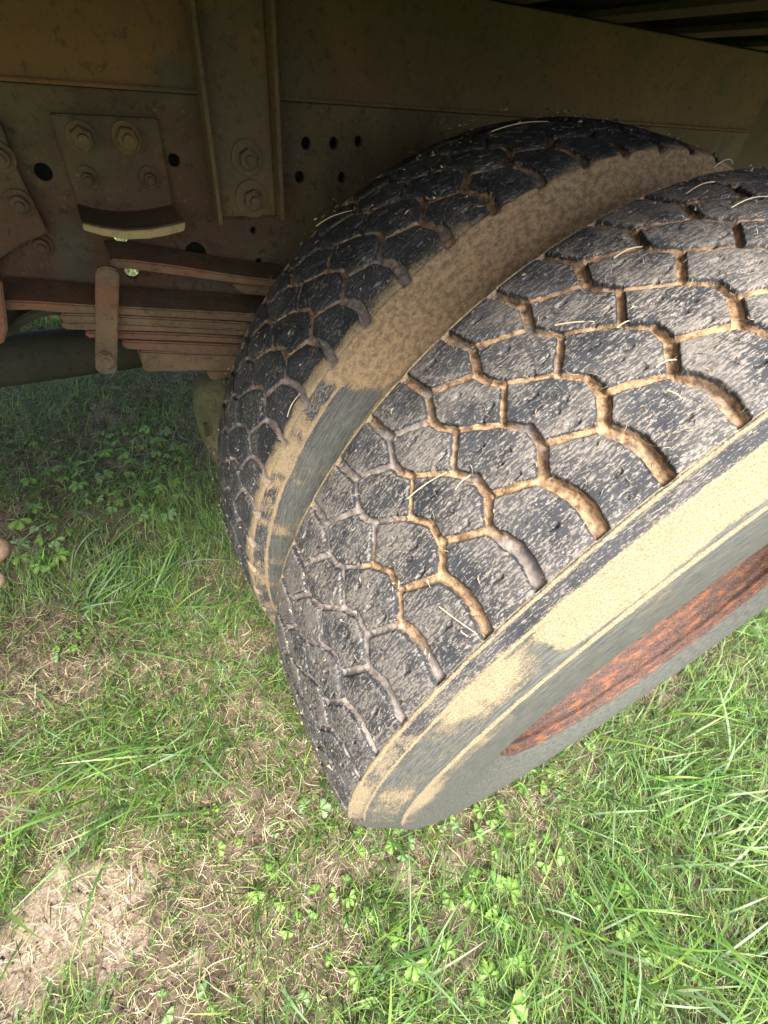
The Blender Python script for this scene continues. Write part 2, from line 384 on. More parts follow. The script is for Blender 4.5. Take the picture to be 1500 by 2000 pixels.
# ---------------------------------------------------------------- grass
def make_blade():
    m, nt, N, L, b = mat('grass_blade')
    c = attr(nt, 'col').outputs['Color']
    L.new(c, b.inputs['Base Color']); b.inputs['Roughness'].default_value = .42
    b.inputs['Specular IOR Level'].default_value = .5
    t = N.new('ShaderNodeBsdfTranslucent'); L.new(c, t.inputs[0])
    mx = N.new('ShaderNodeMixShader'); mx.inputs[0].default_value = .3
    L.new(b.outputs[0], mx.inputs[1]); L.new(t.outputs[0], mx.inputs[2])
    L.new(mx.outputs[0], N['Material Output'].inputs[0])
    return m
BLADE = make_blade()
def blades(name, label, x, y, Ln, Wd, az, pitch0, pitch1, colr, seg=4, curl=None, zoff=0.0, keel=.25):
    n = len(x); t = np.linspace(0, 1, seg + 1)
    z0 = gz(x, y) + zoff
    P = np.zeros((n, seg + 1, 3)); P[:, 0] = np.stack([x, y, z0], -1)
    curl = np.zeros(n) if curl is None else curl
    wd = np.zeros((n, seg + 1, 3))
    for i in range(seg + 1):
        pi = pitch0 + (pitch1 - pitch0) * t[i]; ai = az + curl * t[i]
        d = np.stack([np.cos(ai) * np.cos(pi), np.sin(ai) * np.cos(pi), np.sin(pi)], -1)
        if i < seg: P[:, i + 1] = P[:, i] + d * (Ln / seg)[:, None]
        wd[:, i] = np.stack([-np.sin(ai), np.cos(ai), np.zeros(n)], -1)
    # keep the blade above ground
    gzz = gz(P[..., 0], P[..., 1]) + .0015
    P[..., 2] = np.maximum(P[..., 2], gzz)
    # random roll of the blade about its own run
    rl = rng.uniform(-.9, .9, n)[:, None, None]
    up = np.zeros_like(wd); up[..., 2] = 1
    wd = wd * np.cos(rl) + up * np.sin(rl) * .7
    prof = np.array([.75, 1.0, .9, .62, .08]) if seg == 4 else np.array([.8, 1.0, .7, .08]) if seg == 3 else np.array([.9, 1, .1]) if seg == 2 else np.interp(t, [0, .2, .55, .85, 1], [.7, 1, .9, .45, .05])
    hw = (Wd / 2)[:, None, None] * prof[None, :, None]
    V = np.stack([P - wd * hw, P + wd * hw], 2)       # n,seg+1,2,3
    b0 = np.arange(n)[:, None] * (seg + 1) * 2
    i = np.arange(seg)[None, :]
    Q = np.stack([b0 + 2 * i, b0 + 2 * i + 1, b0 + 2 * i + 3, b0 + 2 * i + 2], -1).reshape(-1, 4)
    tcol = np.repeat(colr[:, None, :], seg + 1, 1)
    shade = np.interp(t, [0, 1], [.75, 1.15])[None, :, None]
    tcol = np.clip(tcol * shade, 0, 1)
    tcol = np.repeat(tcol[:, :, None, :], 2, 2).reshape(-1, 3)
    C4 = np.concatenate([tcol, np.ones((len(tcol), 1))], 1)
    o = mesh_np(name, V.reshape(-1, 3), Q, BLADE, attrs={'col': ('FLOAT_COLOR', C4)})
    o['kind'] = 'stuff'; o['label'] = label
    return o
def scatter(n, dens, x0=-1.2, x1=1.3, y0=-.72, y1=2.3):
    x = rng.uniform(x0, x1, n); y = rng.uniform(y0, y1, n)
    # thin out with distance from the camera
    dist = np.sqrt((x - CAM[0]) ** 2 + (y - CAM[1]) ** 2 + 1.1)
    keep = rng.random(n) < dens(x, y) * np.clip((1.25 / dist) ** 1.2, 0, 1)
    tyre = (np.abs(x) < .23) & (y > -.02) & (y < .55)
    keep &= ~tyre
    return x[keep], y[keep]
def pal(n, cols, w, jit=.25):
    c = np.array(cols)[rng.choice(len(cols), n, p=np.array(w) / sum(w))]
    return np.clip(c * (1 + rng.normal(0, jit, (n, 1))), .01, .9) * (1 + rng.normal(0, .06, (n, 3)))
GREENS = [(0.075, 0.17, 0.035), (0.13, 0.25, 0.045), (0.18, 0.32, 0.065), (0.045, 0.10, 0.025), (0.20, 0.33, 0.14), (0.25, 0.33, 0.08)]
STRAW = [(0.50, 0.43, 0.28), (0.33, 0.27, 0.17), (0.66, 0.59, 0.42), (0.16, 0.12, 0.08), (0.38, 0.36, 0.17)]
def d_green(x, y):
    bare_ = np.maximum(blobs(PALE, x, y, 5), blobs(BARE, x, y, 9) * .92); lush = blobs(LUSH, x, y, 14, .1)
    cl = sstep(.36, .62, fbm(x, y, 9, 21))
    return np.clip((.31 + .55 * cl + .5 * lush) * (1 - .93 * bare_ * (1 - .6 * lush)), 0, 1)
def d_straw(x, y):
    bare_ = blobs(BARE, x, y, 9); p_ = blobs(PALE, x, y, 5)
    cl = sstep(.3, .65, fbm(x, y, 7, 33))
    return np.clip((.40 + .5 * cl + .35 * bare_) * (1 - .22 * p_), 0, 1)
# thatch of dead, flattened stems
x, y = scatter(230000, d_straw); n = len(x)
blades('dead_grass', 'dry straw coloured dead grass lying flat over the soil', x, y, rng.uniform(.008, .042, n), rng.uniform(.0006, .0015, n),
       rng.uniform(0, 6.28, n), rng.uniform(.1, .8, n), rng.uniform(-.6, .2, n), pal(n, STRAW, [3, 3, 1.3, 3, 2], .3), seg=3, curl=rng.normal(0, .9, n))
# short green
x, y = scatter(290000, d_green); n = len(x)
flow = (fbm(x, y, 2.5, 61) - .5) * 9
blades('short_grass', 'short green grass with thin blades growing in tufts', x, y, rng.gamma(6, .0068, n), rng.uniform(.0010, .0024, n),
       np.where(rng.random(n) < .6, flow + rng.normal(0, .7, n), rng.uniform(0, 6.28, n)), rng.uniform(.6, 1.4, n), rng.uniform(-.5, .6, n),
       pal(n, GREENS, [3, 3, 2, 2, 1.2, 1]), seg=3, curl=rng.normal(0, .3, n))
# long broad blades
def d_long(x, y):
    return np.clip(blobs(LUSH, x, y, 14, .1) * 1.0 + .06, 0, 1) * (1 - .9 * blobs(PALE, x, y, 5))
x, y = scatter(12500, d_long); n = len(x)
flow = (fbm(x, y, 1.6, 77) - .5) * 8 - .9
blades('long_grass', 'longer broad green grass blades arching over the turf', x, y, rng.uniform(.07, .20, n), rng.uniform(.0025, .0052, n),
       flow + rng.normal(0, .6, n), rng.uniform(.45, 1.1, n), rng.uniform(-.45, .25, n),
       pal(n, [(0.09, 0.20, 0.045), (0.13, 0.25, 0.06), (0.20, 0.30, 0.15), (0.15, 0.27, 0.04)], [3, 3, 2, 1.5], .15), seg=6, curl=rng.normal(0, .22, n))
# beyond the truck, seen through the gaps
n = 26000; x = rng.uniform(-3.0, 1.5, n); y = 2.3 + rng.random(n) ** 1.6 * 4.5
blades('far_grass', 'bright green grass on the far side of the truck', x, y, rng.uniform(.04, .13, n), rng.uniform(.004, .009, n),
       rng.uniform(0, 6.28, n), rng.uniform(.7, 1.4, n), rng.uniform(-.2, .6, n), pal(n, GREENS, [2, 3, 3, 1, 2, 2]), seg=3, curl=rng.normal(0, .4, n))

# crumbs of soil
n = 60000; x = rng.uniform(-1.1, 1.1, n); y = rng.uniform(-.7, 1.4, n)
w_ = np.maximum(blobs(PALE, x, y, 5) * .9, blobs(BARE, x, y, 9)) * .8 + .12
k_ = (rng.random(n) < w_ * .6) & ~((np.abs(x) < .23) & (y > -.02) & (y < .55)); x, y = x[k_], y[k_]; n = len(x)
OCT = np.array([(1, 0, 0), (-1, 0, 0), (0, 1, 0), (0, -1, 0), (0, 0, 1), (0, 0, -1)], float)
OF = np.array([(0, 2, 4), (2, 1, 4), (1, 3, 4), (3, 0, 4), (2, 0, 5), (1, 2, 5), (3, 1, 5), (0, 3, 5)])
sz = np.minimum(rng.gamma(2.2, .0011, n), .006)[:, None, None]
V = OCT[None] * (1 + rng.normal(0, .25, (n, 6, 3))) + rng.normal(0, .25, (n, 6, 3)); V = V * sz; V[..., 2] *= .7
V[..., 0] += x[:, None]; V[..., 1] += y[:, None]; V[..., 2] += gz(x, y)[:, None] + sz[:, 0] * .2
F = (OF[None] + 6 * np.arange(n)[:, None, None]).reshape(-1, 3)
pp = blobs(PALE, x, y, 5)
cr = mesh_np('soil_crumbs', V.reshape(-1, 3), F, ground.data.materials[0], attrs={'mask': ('FLOAT_COLOR', np.repeat(np.stack([np.clip(pp * 1.2 + .25, 0, 1), pp * 0, pp * 0, pp * 0 + 1], -1), 6, 0))}, smooth=False)
cr['kind'] = 'stuff'; cr['label'] = 'loose crumbs of brown and pale soil between the grass'

# ---------------------------------------------------------------- weeds
def make_leafmat():
    m, nt, N, L, b = mat('weed_leaf')
    info = N.new('ShaderNodeObjectInfo'); v = objco(nt)
    c = mixc(nt, ramp(nt, nz(nt, v, 120, 4, .6), .35, .65), (0.085, 0.21, 0.02), (0.16, 0.33, 0.045))
    c = mixc(nt, ramp(nt, info.outputs['Random'], .6, .95), c, (0.15, 0.27, 0.13))
    vein = attr(nt, 'vein').outputs['Fac']
    c = mixc(nt, mth(nt, 'MULTIPLY', vein, .5), c, (0.34, 0.48, 0.16))
    L.new(c, b.inputs['Base Color']); b.inputs['Roughness'].default_value = .45
    t = N.new('ShaderNodeBsdfTranslucent'); L.new(c, t.inputs[0])
    mx = N.new('ShaderNodeMixShader'); mx.inputs[0].default_value = .3
    L.new(b.outputs[0], mx.inputs[1]); L.new(t.outputs[0], mx.inputs[2]); L.new(mx.outputs[0], N['Material Output'].inputs[0])
    return m
LEAFM = make_leafmat()
def leaf_mesh(seed, lobes=3):
    """deeply lobed, toothed leaf about 1 unit across, base at the origin, pointing +X"""
    r = random.Random(seed)
    V = [(0, 0, 0)]; vein = [1.0]; F = []
    dirs = {3: (-56, 0, 56), 5: (-92, -46, 0, 46, 92)}[lobes]
    for a in dirs:
        a = R(a + r.uniform(-5, 5)); Ln = (.56 if a != 0 and abs(a) > .3 else .66) * r.uniform(.9, 1.08)
        half = R(27 if lobes == 3 else 19)
        # outline of a lobe in its own frame
        pts = [(.10, .05), (.28, .12), (.45, .22), (.53, .20), (.70, .33), (.74, .22), (.92, .24), (.90, .10), (1.0, .0)]
        s = Ln
        def T(u, w, zz): return (math.cos(a) * u * s - math.sin(a) * w * s, math.sin(a) * u * s + math.cos(a) * w * s, zz)
        o = len(V)
        mids = [.18, .40, .62, .84]
        for u in mids: V.append(T(u, 0, .0 + .10 * u - .16 * u * u)); vein.append(1.0)
        up = []; dn = []
        for sgn, lst in ((1, up), (-1, dn)):
            for (u, w) in pts[:-1]:
                w_ = w * (1 + r.uniform(-.12, .12)) * (1.08 if lobes == 3 else .85)
                V.append(T(u, sgn * w_, .055 + .08 * u - .20 * u * u + .05 * w_)); vein.append(0.0); lst.append(len(V) - 1)
        V.append(T(1.0, 0, -.1)); vein.append(.2); tip = len(V) - 1
        m_ = [0, o, o + 1, o + 2, o + 3, tip]
        own = [(0, 1), (1, 2), (1, 3), (2, 4), (2, 5), (3, 6), (3, 7)]
        for lst in (up, dn):
            chain = [0] + lst + [tip]
            near = [0, 1, 1, 2, 2, 3, 3, 4, 4, 5]
            for i in range(len(chain) - 1):
                p0, p1 = m_[near[i]] if i else 0, m_[near[i + 1]]
                a_, b_ = chain[i], chain[i + 1]
                face = []
                for vtx in (a_, b_, p1, p0):
                    if vtx not in face: face.append(vtx)
                if len(face) >= 3: F.append(face if lst is dn else face[::-1])
    me = bpy.data.meshes.new('leaf'); me.from_pydata(V, [], F); me.update()
    at = me.attributes.new('vein', 'FLOAT', 'POINT'); at.data.foreach_set('value', np.array(vein, dtype=np.float32))
    me.materials.append(LEAFM)
    for p in me.polygons: p.use_smooth = False
    return me
LM = [leaf_mesh(s, l) for s, l in ((1, 3), (2, 3), (3, 5), (4, 3))]
def stem_mesh(L_=.04, r=.0009):
    bm = bmesh.new(); n = 5; prev = None
    for k in range(5):
        t = k / 4; cx = L_ * .45 * t * t; cz = L_ * t * (1 - .15 * t)
        ring = [bm.verts.new((cx + r * math.cos(2 * math.pi * i / n), r * math.sin(2 * math.pi * i / n), cz)) for i in range(n)]
        if prev:
            for i in range(n): bm.faces.new((prev[i], prev[(i + 1) % n], ring[(i + 1) % n], ring[i]))
        prev = ring
    me = bpy.data.meshes.new('stem'); bm.to_mesh(me); bm.free(); me.materials.append(LEAFM); return me
SM = stem_mesh()
def build_weed(cfg):
    t = thing('weed', 'x', 'weed')
    for (az, h, s, mi, tilt) in cfg:
        st = bpy.data.objects.new('stem', SM); st.rotation_euler = (0, 0, az); st.scale = (1, 1, h / .04); link(st, t)
        lf = bpy.data.objects.new('leaf', LM[mi]); lf.parent = t; COL.objects.link(lf)
        lf.location = (.018 * math.cos(az), .018 * math.sin(az), h * .85)
        lf.rotation_euler = (random.uniform(-.25, .25), tilt, az); lf.scale = (s, s, s)
    return t
protos = [
    [(0.3, .026, .034, 0, .1)],
    [(0.1, .022, .034, 1, .15), (2.4, .017, .028, 0, .2)],
    [(0.0, .024, .036, 2, .05), (2.1, .018, .029, 1, .2), (4.2, .021, .031, 0, .15)],
    [(1.0, .030, .038, 3, .0), (3.3, .020, .030, 2, .2)],
    [(0.0, .020, .026, 0, .2), (1.6, .024, .028, 1, .1), (3.1, .018, .025, 3, .25), (4.7, .02, .027, 0, .1)],
]
PROTO = []
def copy_tree(o):
    c = o.copy(); COL.objects.link(c)
    for ch in o.children:
        d = ch.copy(); COL.objects.link(d); d.parent = c
    return c
# (survey x, y, kind, size) - where weeds stand out in the grass
W_LIT = [(609, 1583, 3, 1.15, 'large lobed weed leaf just left of the nearer tyre\'s lowest corner'),
         (408, 1660, 0, 1.1, 'broad single weed leaf beside the dark bare soil patch'), (503, 1715, 1, 1.1, 'bright lobed weed standing on the right edge of the dark bare soil'),
         (388, 1602, 0, .9, 'small lobed weed above the broad single leaf on thatch'), (474, 1652, 0, .75, 'tiny bright weed in dry straw above the dark bare soil'),
         (552, 1748, 0, .9, None), (620, 1760, 1, 1.05, None), (672, 1737, 2, 1.1, None), (565, 1800, 1, .9, None), (703, 1806, 1, 1.1, None),
         (710, 1635, 0, .9, None), (688, 1668, 1, .9, None), (785, 1645, 4, 1.1, None), (806, 1850, 2, 1.35, None), (860, 1880, 3, 1.35, None), (720, 1920, 2, 1.3, None),
         (800, 1950, 1, 1.2, None), (660, 1885, 0, .8, None), (575, 1970, 1, .9, None), (408, 1945, 1, .9, None), (305, 1972, 1, .9, 'yellow green weed at the bottom edge left of the centre'),
         (312, 1570, 0, .9, None), (535, 1610, 4, .8, None), (580, 1560, 0, .8, None), (950, 1740, 4, 1.35, None), (985, 1755, 2, 1.3, None), (895, 1740, 3, 1.1, 'pointed leaf weed in the lower middle of the lawn'),
         (1015, 1510, 1, 1.0, None), (1045, 1520, 2, 1.05, None), (960, 1575, 4, 1.1, None), (915, 1625, 1, 1.0, None), (1100, 1510, 1, .9, None), (1108, 1530, 0, .8, None),
         (990, 1650, 1, .9, None), (1170, 1695, 1, 1.0, None), (1210, 1775, 2, 1.35, 'bright rosette weed alone among the long blades, lower right'), (1245, 1570, 1, 1.0, None), (1075, 1660, 4, 1.1, None),
         (1280, 1830, 4, 1.2, None), (1015, 1860, 1, .95, None), (1042, 1862, 1, .95, None), (1010, 1910, 2, 1.1, None), (970, 1945, 3, 1.3, None), (1260, 1950, 2, 1.1, None),
         (1450, 1590, 2, 1.0, None), (1495, 1650, 1, 1.1, None), (1160, 1435, 1, .8, 'small weed right under the rusty rim\'s sidewall'), (1410, 1380, 1, .9, None), (1425, 1345, 0, .8, None), (1340, 1265, 1, .9, None),
         (1110, 1740, 0, .9, None), (1330, 1590, 0, .8, None), (1480, 1880, 3, 1.1, None), (1390, 1900, 1, .9, None), (870, 1590, 4, 1.0, None), (745, 1660, 0, .8, None), (1350, 1655, 0, .8, None),
         (915, 1960, 1, 1.1, None), (740, 1990, 1, 1.1, None), (830, 1990, 2, 1.2, None), (160, 1415, 0, .8, None), (215, 1445, 0, .8, None), (275, 1390, 1, .8, None), (430, 1560, 0, .8, None), (220, 1530, 1, 1.0, None), (10, 1640, 1, .8, None)]
W_DIM = [(240, 860, 0, 1.0), (195, 865, 1, 1.2), (230, 880, 3, 1.0), (305, 830, 3, 1.3), (315, 865, 2, 1.4), (345, 855, 1, 1.1), (262, 905, 2, 1.1), (165, 935, 2, 1.4), (185, 930, 1, 1.3), (230, 975, 1, 1.3),
         (255, 975, 2, 1.1), (65, 920, 1, 1.2), (125, 915, 2, 1.1), (35, 1000, 1, 1.4), (80, 1010, 4, 1.1), (50, 985, 0, 1.0), (85, 1080, 2, 1.2), (100, 1035, 4, 1.4), (20, 1070, 2, 1.2), (45, 1085, 0, 1.0), (88, 1082, 0, .9),
         (262, 1005, 3, 1.1), (320, 990, 2, 1.3), (350, 955, 1, 1.0), (290, 945, 4, 1.2), (325, 935, 4, 1.2), (220, 945, 4, 1.1), (150, 880, 4, 1.1), (275, 850, 4, 1.1), (360, 900, 3, 1.0), (210, 830, 4, 1.0), (290, 800, 4, 1.0),
         (120, 1240, 4, 1.0), (165, 1205, 1, .8), (120, 1265, 0, .8), (200, 1080, 0, .8), (110, 860, 1, 1.0), (60, 850, 4, 1.0), (340, 880, 4, 1.1), (300, 900, 4, 1.1), (250, 830, 4, 1.0), (180, 965, 4, 1.0)]
for i, rec in enumerate([(*w, 'L') for w in W_LIT] + [(*w, None, 'D') for w in W_DIM]):
    px, py, kd, s, lab, zone = rec
    if len(PROTO) <= kd or PROTO[kd] is None:
        while len(PROTO) <= kd: PROTO.append(None)
        o = build_weed(protos[kd]); PROTO[kd] = o
    else: o = copy_tree(PROTO[kd])
    X, Y = GR(px, py, .03)
    o.location = (X, Y, float(gz(np.array([X]), np.array([Y]))[0])); o.rotation_euler = (0, 0, random.uniform(0, 6.28)); o.scale = (s * random.uniform(.72, .92) * (.88 if px < 900 and zone == 'L' else 1.28 if zone == 'D' else 1.05),) * 3
    o['category'] = 'weed'
    kindtxt = ['single leaf weed', 'two leaved weed', 'three leaved weed', 'uneven two leaved weed', 'low four leaved weed'][kd]
    if zone == 'L':
        if px < 520: z_, g_ = 'growing in the thin dry turf at lower left', 'weeds in the thin turf at lower left'
        elif px < 900: z_, g_ = 'growing in the turf below the tyre\'s lowest corner', 'weeds below the nearer tyre'
        else: z_, g_ = 'growing among grass blades at lower right', 'weeds among the grass at lower right'
    else: z_, g_ = 'growing in the shade below the leaf spring', 'weeds in the shade below the leaf spring'
    if zone == 'L' and px < 520: w2 = 'beside the pale bare patch' if py > 1700 else 'in thin dry thatch at mid left' if px < 330 else 'left of the tyre corner'
    elif zone == 'L' and px < 900: w2 = 'at the bottom edge' if py > 1930 else 'low in the bottom middle' if py > 1820 else 'close under the tyre corner' if py < 1700 else 'midway below the tyre corner'
    elif zone == 'L': w2 = 'at the far right edge' if px > 1380 else 'right below the grey sidewall' if py < 1600 else 'in the bottom right grass' if px > 1100 else 'left of the long blades' if py < 1800 else 'near the bottom edge'
    else: w2 = 'near the left edge' if px < 130 else 'lit a little, farthest down' if py > 1050 else 'just under the spring' if py < 868 else 'beside the brake chamber' if px > 285 else 'in the middle of the shade'
    szt = 'large ' if s > 1.25 else 'tiny ' if s <= .85 else ''
    kindtxt = szt + kindtxt; z_ = w2 + (', under the truck' if zone == 'D' else ', in the open turf')
    o['group'] = g_
    o['label'] = lab or (kindtxt + ' ' + z_)

# ---------------------------------------------------------------- tyres
W, D, DTH = 0.21785, 0.30828, R(5.9964)
CR = .006
NODES = dict(E=(0, -.03), e0=(-.02, .02), e1=(-.09, .075), e2=(-.11, .135), e3=(-.05, .185), J=(.02, .235), K=(.69, .325), b=(.63, .40), L=(.84, .48),
             M=(1.38, .60), m=(1.52, .665), N=(1.54, .71), P=(1.28, .83), q=(1.33, .90), F=(1.40, 1.03))
# (from, to, pitch shift of 'to', half width mm, depth mm, mud bias)
SEGS = [('E', 'e0', 0, 4.9, 9, .0), ('e0', 'e1', 0, 5.1, 10, .0), ('e1', 'e2', 0, 5.0, 10, .0), ('e2', 'e3', 0, 4.8, 10, 0), ('e3', 'J', 0, 4.4, 10, 0), ('J', 'K', -1, 4.0, 9.5, 0),
        ('J', 'K', 0, 3.0, 6.0, .5), ('K', 'b', 0, 3.5, 9, .1), ('b', 'L', 0, 3.0, 8, .2),
        ('L', 'M', 0, 2.4, 5.0, .5), ('M', 'L', 1, 2.9, 8.0, .0), ('M', 'm', 0, 3.2, 8, .1), ('m', 'N', 0, 3.6, 9, .1), ('N', 'P', 0, 4.0, 9.5, 0),
        ('N', 'P', 1, 3.0, 6.0, .5), ('P', 'q', 0, 4.4, 10, 0), ('q', 'F', 0, 4.6, 10, 0)]
SIPES = [((.30, .10), (.42, .105)), ((.16, .30), (.30, .305)), ((.22, .37), (.33, .385)), ((1.02, .385), (1.15, .40)), ((1.22, .47), (1.36, .48)), ((1.0, .54), (1.12, .545)), ((.72, .56), (.86, .555)),
         ((.95, .70), (1.08, .705)), ((1.08, .78), (1.2, .785)), ((.82, .92), (.95, .925))]
PITCH = DTH * .5
def tyre(y0, th_knots, th_first, label, fine, th_lo, th_hi, seed, outer):
    # rows across the tyre: inner sidewall -> tread -> outer sidewall (towards -Y)
    sw = [(-.000, .4975), (-.0016, .4985), (-.0030, .4970), (-.0045, .4945), (-.007, .4905), (-.0095, .4865), (-.0115, .4845), (-.0128, .4842), (-.0140, .4815), (-.0165, .476), (-.020, .4695), (-.0245, .462), (-.0290, .455),
          (-.0325, .4492), (-.0345, .4475), (-.0355, .4445), (-.038, .437), (-.0392, .427), (-.0402, .417), (-.0409, .407), (-.0412, .3965), (-.0420, .386), (-.0416, .376), (-.0405, .366), (-.0374, .356), (-.0350, .3465), (-.0322, .338),
          (-.0305, .3330), (-.0285, .3265), (-.0245, .317), (-.0205, .308), (-.0175, .301), (-.0150, .2955), (-.0115, .291), (-.004, .286)]
    nw = int(W / fine)
    ws = np.linspace(0, 1, nw + 1)
    rows = []                                   # y, r, w(or nan), sidecoord
    inn = [(W - a * .82, r_ - (0 if outer else .013 * min(1, max(0, (r_ - .45) / .0475)))) for a, r_ in sw][::-1]
    for a, r_ in inn: rows.append((a, r_, 9.0))
    for w_ in ws[::-1]:
        rr = .5 + CR * (1 - (2 * w_ - 1) ** 2) - .0022 * (np.exp(-w_ / .012) + np.exp(-(1 - w_) / .012))
        if not outer: rr -= .013 * max(0, (w_ - .45) / .55) ** 2
        rows.append((w_ * W, rr, w_))
    for a, r_ in sw: rows.append((a, r_, -9.0))
    rows = np.array(rows)
    ths = np.concatenate([np.arange(th_lo, th_hi, fine / .5), np.linspace(th_hi, th_lo + 2 * math.pi, 240)])
    closed_n = len(ths)                          # last equals first +2pi
    TH, RI = np.meshgrid(ths, np.arange(len(rows)), indexing='ij')
    Yl = rows[RI, 0]; Rr = rows[RI, 1]; Wv = rows[RI, 2]
    # theta -> running pitch coordinate (positive going down the front)
    kn = np.array(th_knots)
    before = kn[0] + DTH * np.arange(60, 0, -1); after = kn[-1] - DTH * np.arange(1, 60)
    kk = np.concatenate([before, kn, after]); ku = np.arange(-60, len(kn) + 59) + th_first
    U = np.interp(-TH, -kk, ku)
    nzx = TH * .5 + seed
    Uw = U + (vnoise(nzx, Yl, 25, 101) - .5) * .04 + (vnoise(nzx, Yl, 90, 102) - .5) * .02 + (vnoise(nzx, Yl, 300, 108) - .5) * .012
    tread = np.abs(Wv) < 2
    Ww = np.where(tread, Wv, 0) + (vnoise(nzx, Yl + 3, 30, 103) - .5) * .008 + (vnoise(nzx, Yl, 260, 109) - .5) * .004
    h = np.zeros_like(U); dmin = np.full_like(U, 1.0); mudb = np.zeros_like(U)
    Uf = Uw - np.floor(Uw)
    def segdist(ax, ay, bx, by):
        px_ = (Uf - ax) * PITCH; py_ = (Ww - ay) * W; vx = (bx - ax) * PITCH; vy = (by - ay) * W
        t_ = np.clip((px_ * vx + py_ * vy) / (vx * vx + vy * vy), 0, 1)
        return np.hypot(px_ - t_ * vx, py_ - t_ * vy)
    wn_ = 1 + (vnoise(nzx, Yl, 70, 104) - .5) * .25
    for a, b_, sh, hw, dp, mb in SEGS:
        A = NODES[a]; B = NODES[b_]
        for s in range(-3, 3):
            x0, x1 = A[0] + s, B[0] + s + sh
            if max(x0, x1) < -.25 or min(x0, x1) > 1.25: continue
            d_ = segdist(x0, A[1], x1, B[1]) - (hw * 1.22) * .001 * wn_
            hh = -dp * .001 * (.95 + .25 * (vnoise(nzx, Yl, 35, 160) - .5)) * sstep(.0, 1, -d_ / max(.0019, hw * .001 * .42))
            better = hh < h
            mudb = np.where(better, mb, mudb); h = np.minimum(h, hh); dmin = np.minimum(dmin, d_)
    sip = np.zeros_like(U)
    for (a, b_) in SIPES:
        for s in (-2, -1, 0, 1):
            if max(a[0], b_[0]) + s < -.1 or min(a[0], b_[0]) + s > 1.1: continue
            d_ = segdist(a[0] + s, a[1], b_[0] + s, b_[1]) - .0007
            sip = np.maximum(sip, sstep(.0009, -.0003, d_))
    gm = sstep(.0004, -.0016, dmin)              # inside a groove
    worn = -.0008 * np.exp(-np.clip(dmin, 0, 1) / .0016) * (1 - gm)
    fillh = gm * (fbm(nzx, Yl, 150, 105, 4) - .35) * .0050
    rough = (fbm(nzx * .5, Yl, 240, 106, 3) - .5) * .0005 + (fbm(nzx, Yl, 40, 107, 3) - .5) * .0007
    nick = -.0000 * sstep(.70, .80, vnoise(nzx * .7, Yl, 150, 111))
    edge = sstep(0, .03, np.where(tread, Wv, 0)) * sstep(1, .97, np.where(tread, Wv, 1))
    H = np.where(tread, h + fillh + (worn + rough + nick) * edge - sip * .0042 * (1 - gm), 0)
    if 1:  # sidewall: shoulder flutes continue the grooves and fine rings
        sd = (~tread)
        side_u = np.abs(Uf - np.where(Wv > 0, .40, 0.0)); side_u = np.minimum(side_u, 1 - side_u)
        fade = np.clip((Rr - .489) / .008, 0, 1) * sd
        H = H - .0035 * fade * sstep(.17, .06, side_u) * (.25 if outer else 1.0)
        H = H + sd * ((fbm(nzx, Yl, 60, 112, 3) - .5) * .0010)
    RR = Rr + H
    co = np.stack([-RR * np.cos(TH), Yl + y0, .5 + RR * np.sin(TH)], -1)
    co[..., 2] = np.maximum(co[..., 2], -.012)
    # masks
    thd = np.degrees(TH)
    thd = np.where(thd > 200, thd - 360, thd)
    upper = sstep(8, 50, thd)
    tanm = np.clip((.05 if outer else .02) + (.72 if outer else .66) * sstep(12, 52, thd + 70 * (fbm(nzx, Yl, 13, 120) - .5)), 0, 1)
    mud = np.where(tread, gm * ((.60 + .22 * mudb) * sstep(.0004, -.0018, dmin) + .12 * (vnoise(nzx, Yl, 40, 161) - .5)) + .12 * np.exp(-np.clip(dmin, 0, 1) / .0015) * (1 - gm) + sip * .25, 0)
    side = np.where(tread, 0, sstep(.4835, .479, Rr))
    dust = np.zeros_like(U); r_ = Rr
    if outer:
        out = (Wv < -2)
        n1 = fbm(nzx, Yl, 14, 130) - .5
        strip = sstep(.4835, .4855, r_) * (.58 + .4 * n1) * (1 - .36 * sstep(8, 40, thd))
        ridge2 = np.exp(-((r_ - .4838) / .0009) ** 2) * .90
        lip = np.exp(-((r_ - .4975) / .0011) ** 2) * .84
        belt = sstep(.444, .456, r_) * sstep(.4842, .480, r_) * (.49 + .50 * sstep(12, 40, thd + n1 * 44 + 500 * (r_ - .468)) + .8 * n1)
        ridge3 = np.exp(-((r_ - .4475) / .0014) ** 2) * .88
        lowr = sstep(.40, .445, r_) * sstep(.449, .444, r_) * (.36 + .22 * sstep(50, 10, thd) + .6 * n1)
        dust = np.where(out, np.maximum.reduce([strip, ridge2, lip, belt, ridge3, lowr, np.full_like(U, .28) + .45 * n1]), 0)
        dust = np.where(Wv > 2, .9, dust)
        lowhalf = sstep(-2, -12, thd)
        dust = dust * (1 - .5 * lowhalf)
    else:
        out = (Wv < -2)
        n1 = fbm(nzx, Yl, 16, 140) - .5
        n2 = fbm(nzx, Yl, 45, 141) - .5
        ub = sstep(36, 41, thd + n1 * 8 + (r_ - .465) * 60)
        shd = sstep(.4825, .4850, r_); mid_ = sstep(.4465, .4490, r_) * (1 - shd); lo_ = 1 - sstep(.4465, .4490, r_)
        a_sh = np.clip(.52 + .3 * ub + .7 * n1 + .5 * n2, 0, 1.2)
        a_mid = .32 + .14 * sstep(26, 8, thd + 20 * n1) + .6 * n2 + .3 * n1
        a_lo = .38 + .60 * sstep(15, 21, thd + 9 * n1) + .5 * n2 * (thd < 17) + .3 * n1
        dd = shd * a_sh + mid_ * a_mid + lo_ * a_lo
        dd = dd * (1 - ub) + ub * (.95 + .3 * n1)
        seam = np.exp(-((r_ - .4838) / .0011) ** 2) * .92
        seam3 = np.exp(-((r_ - .4475) / .0012) ** 2) * .86
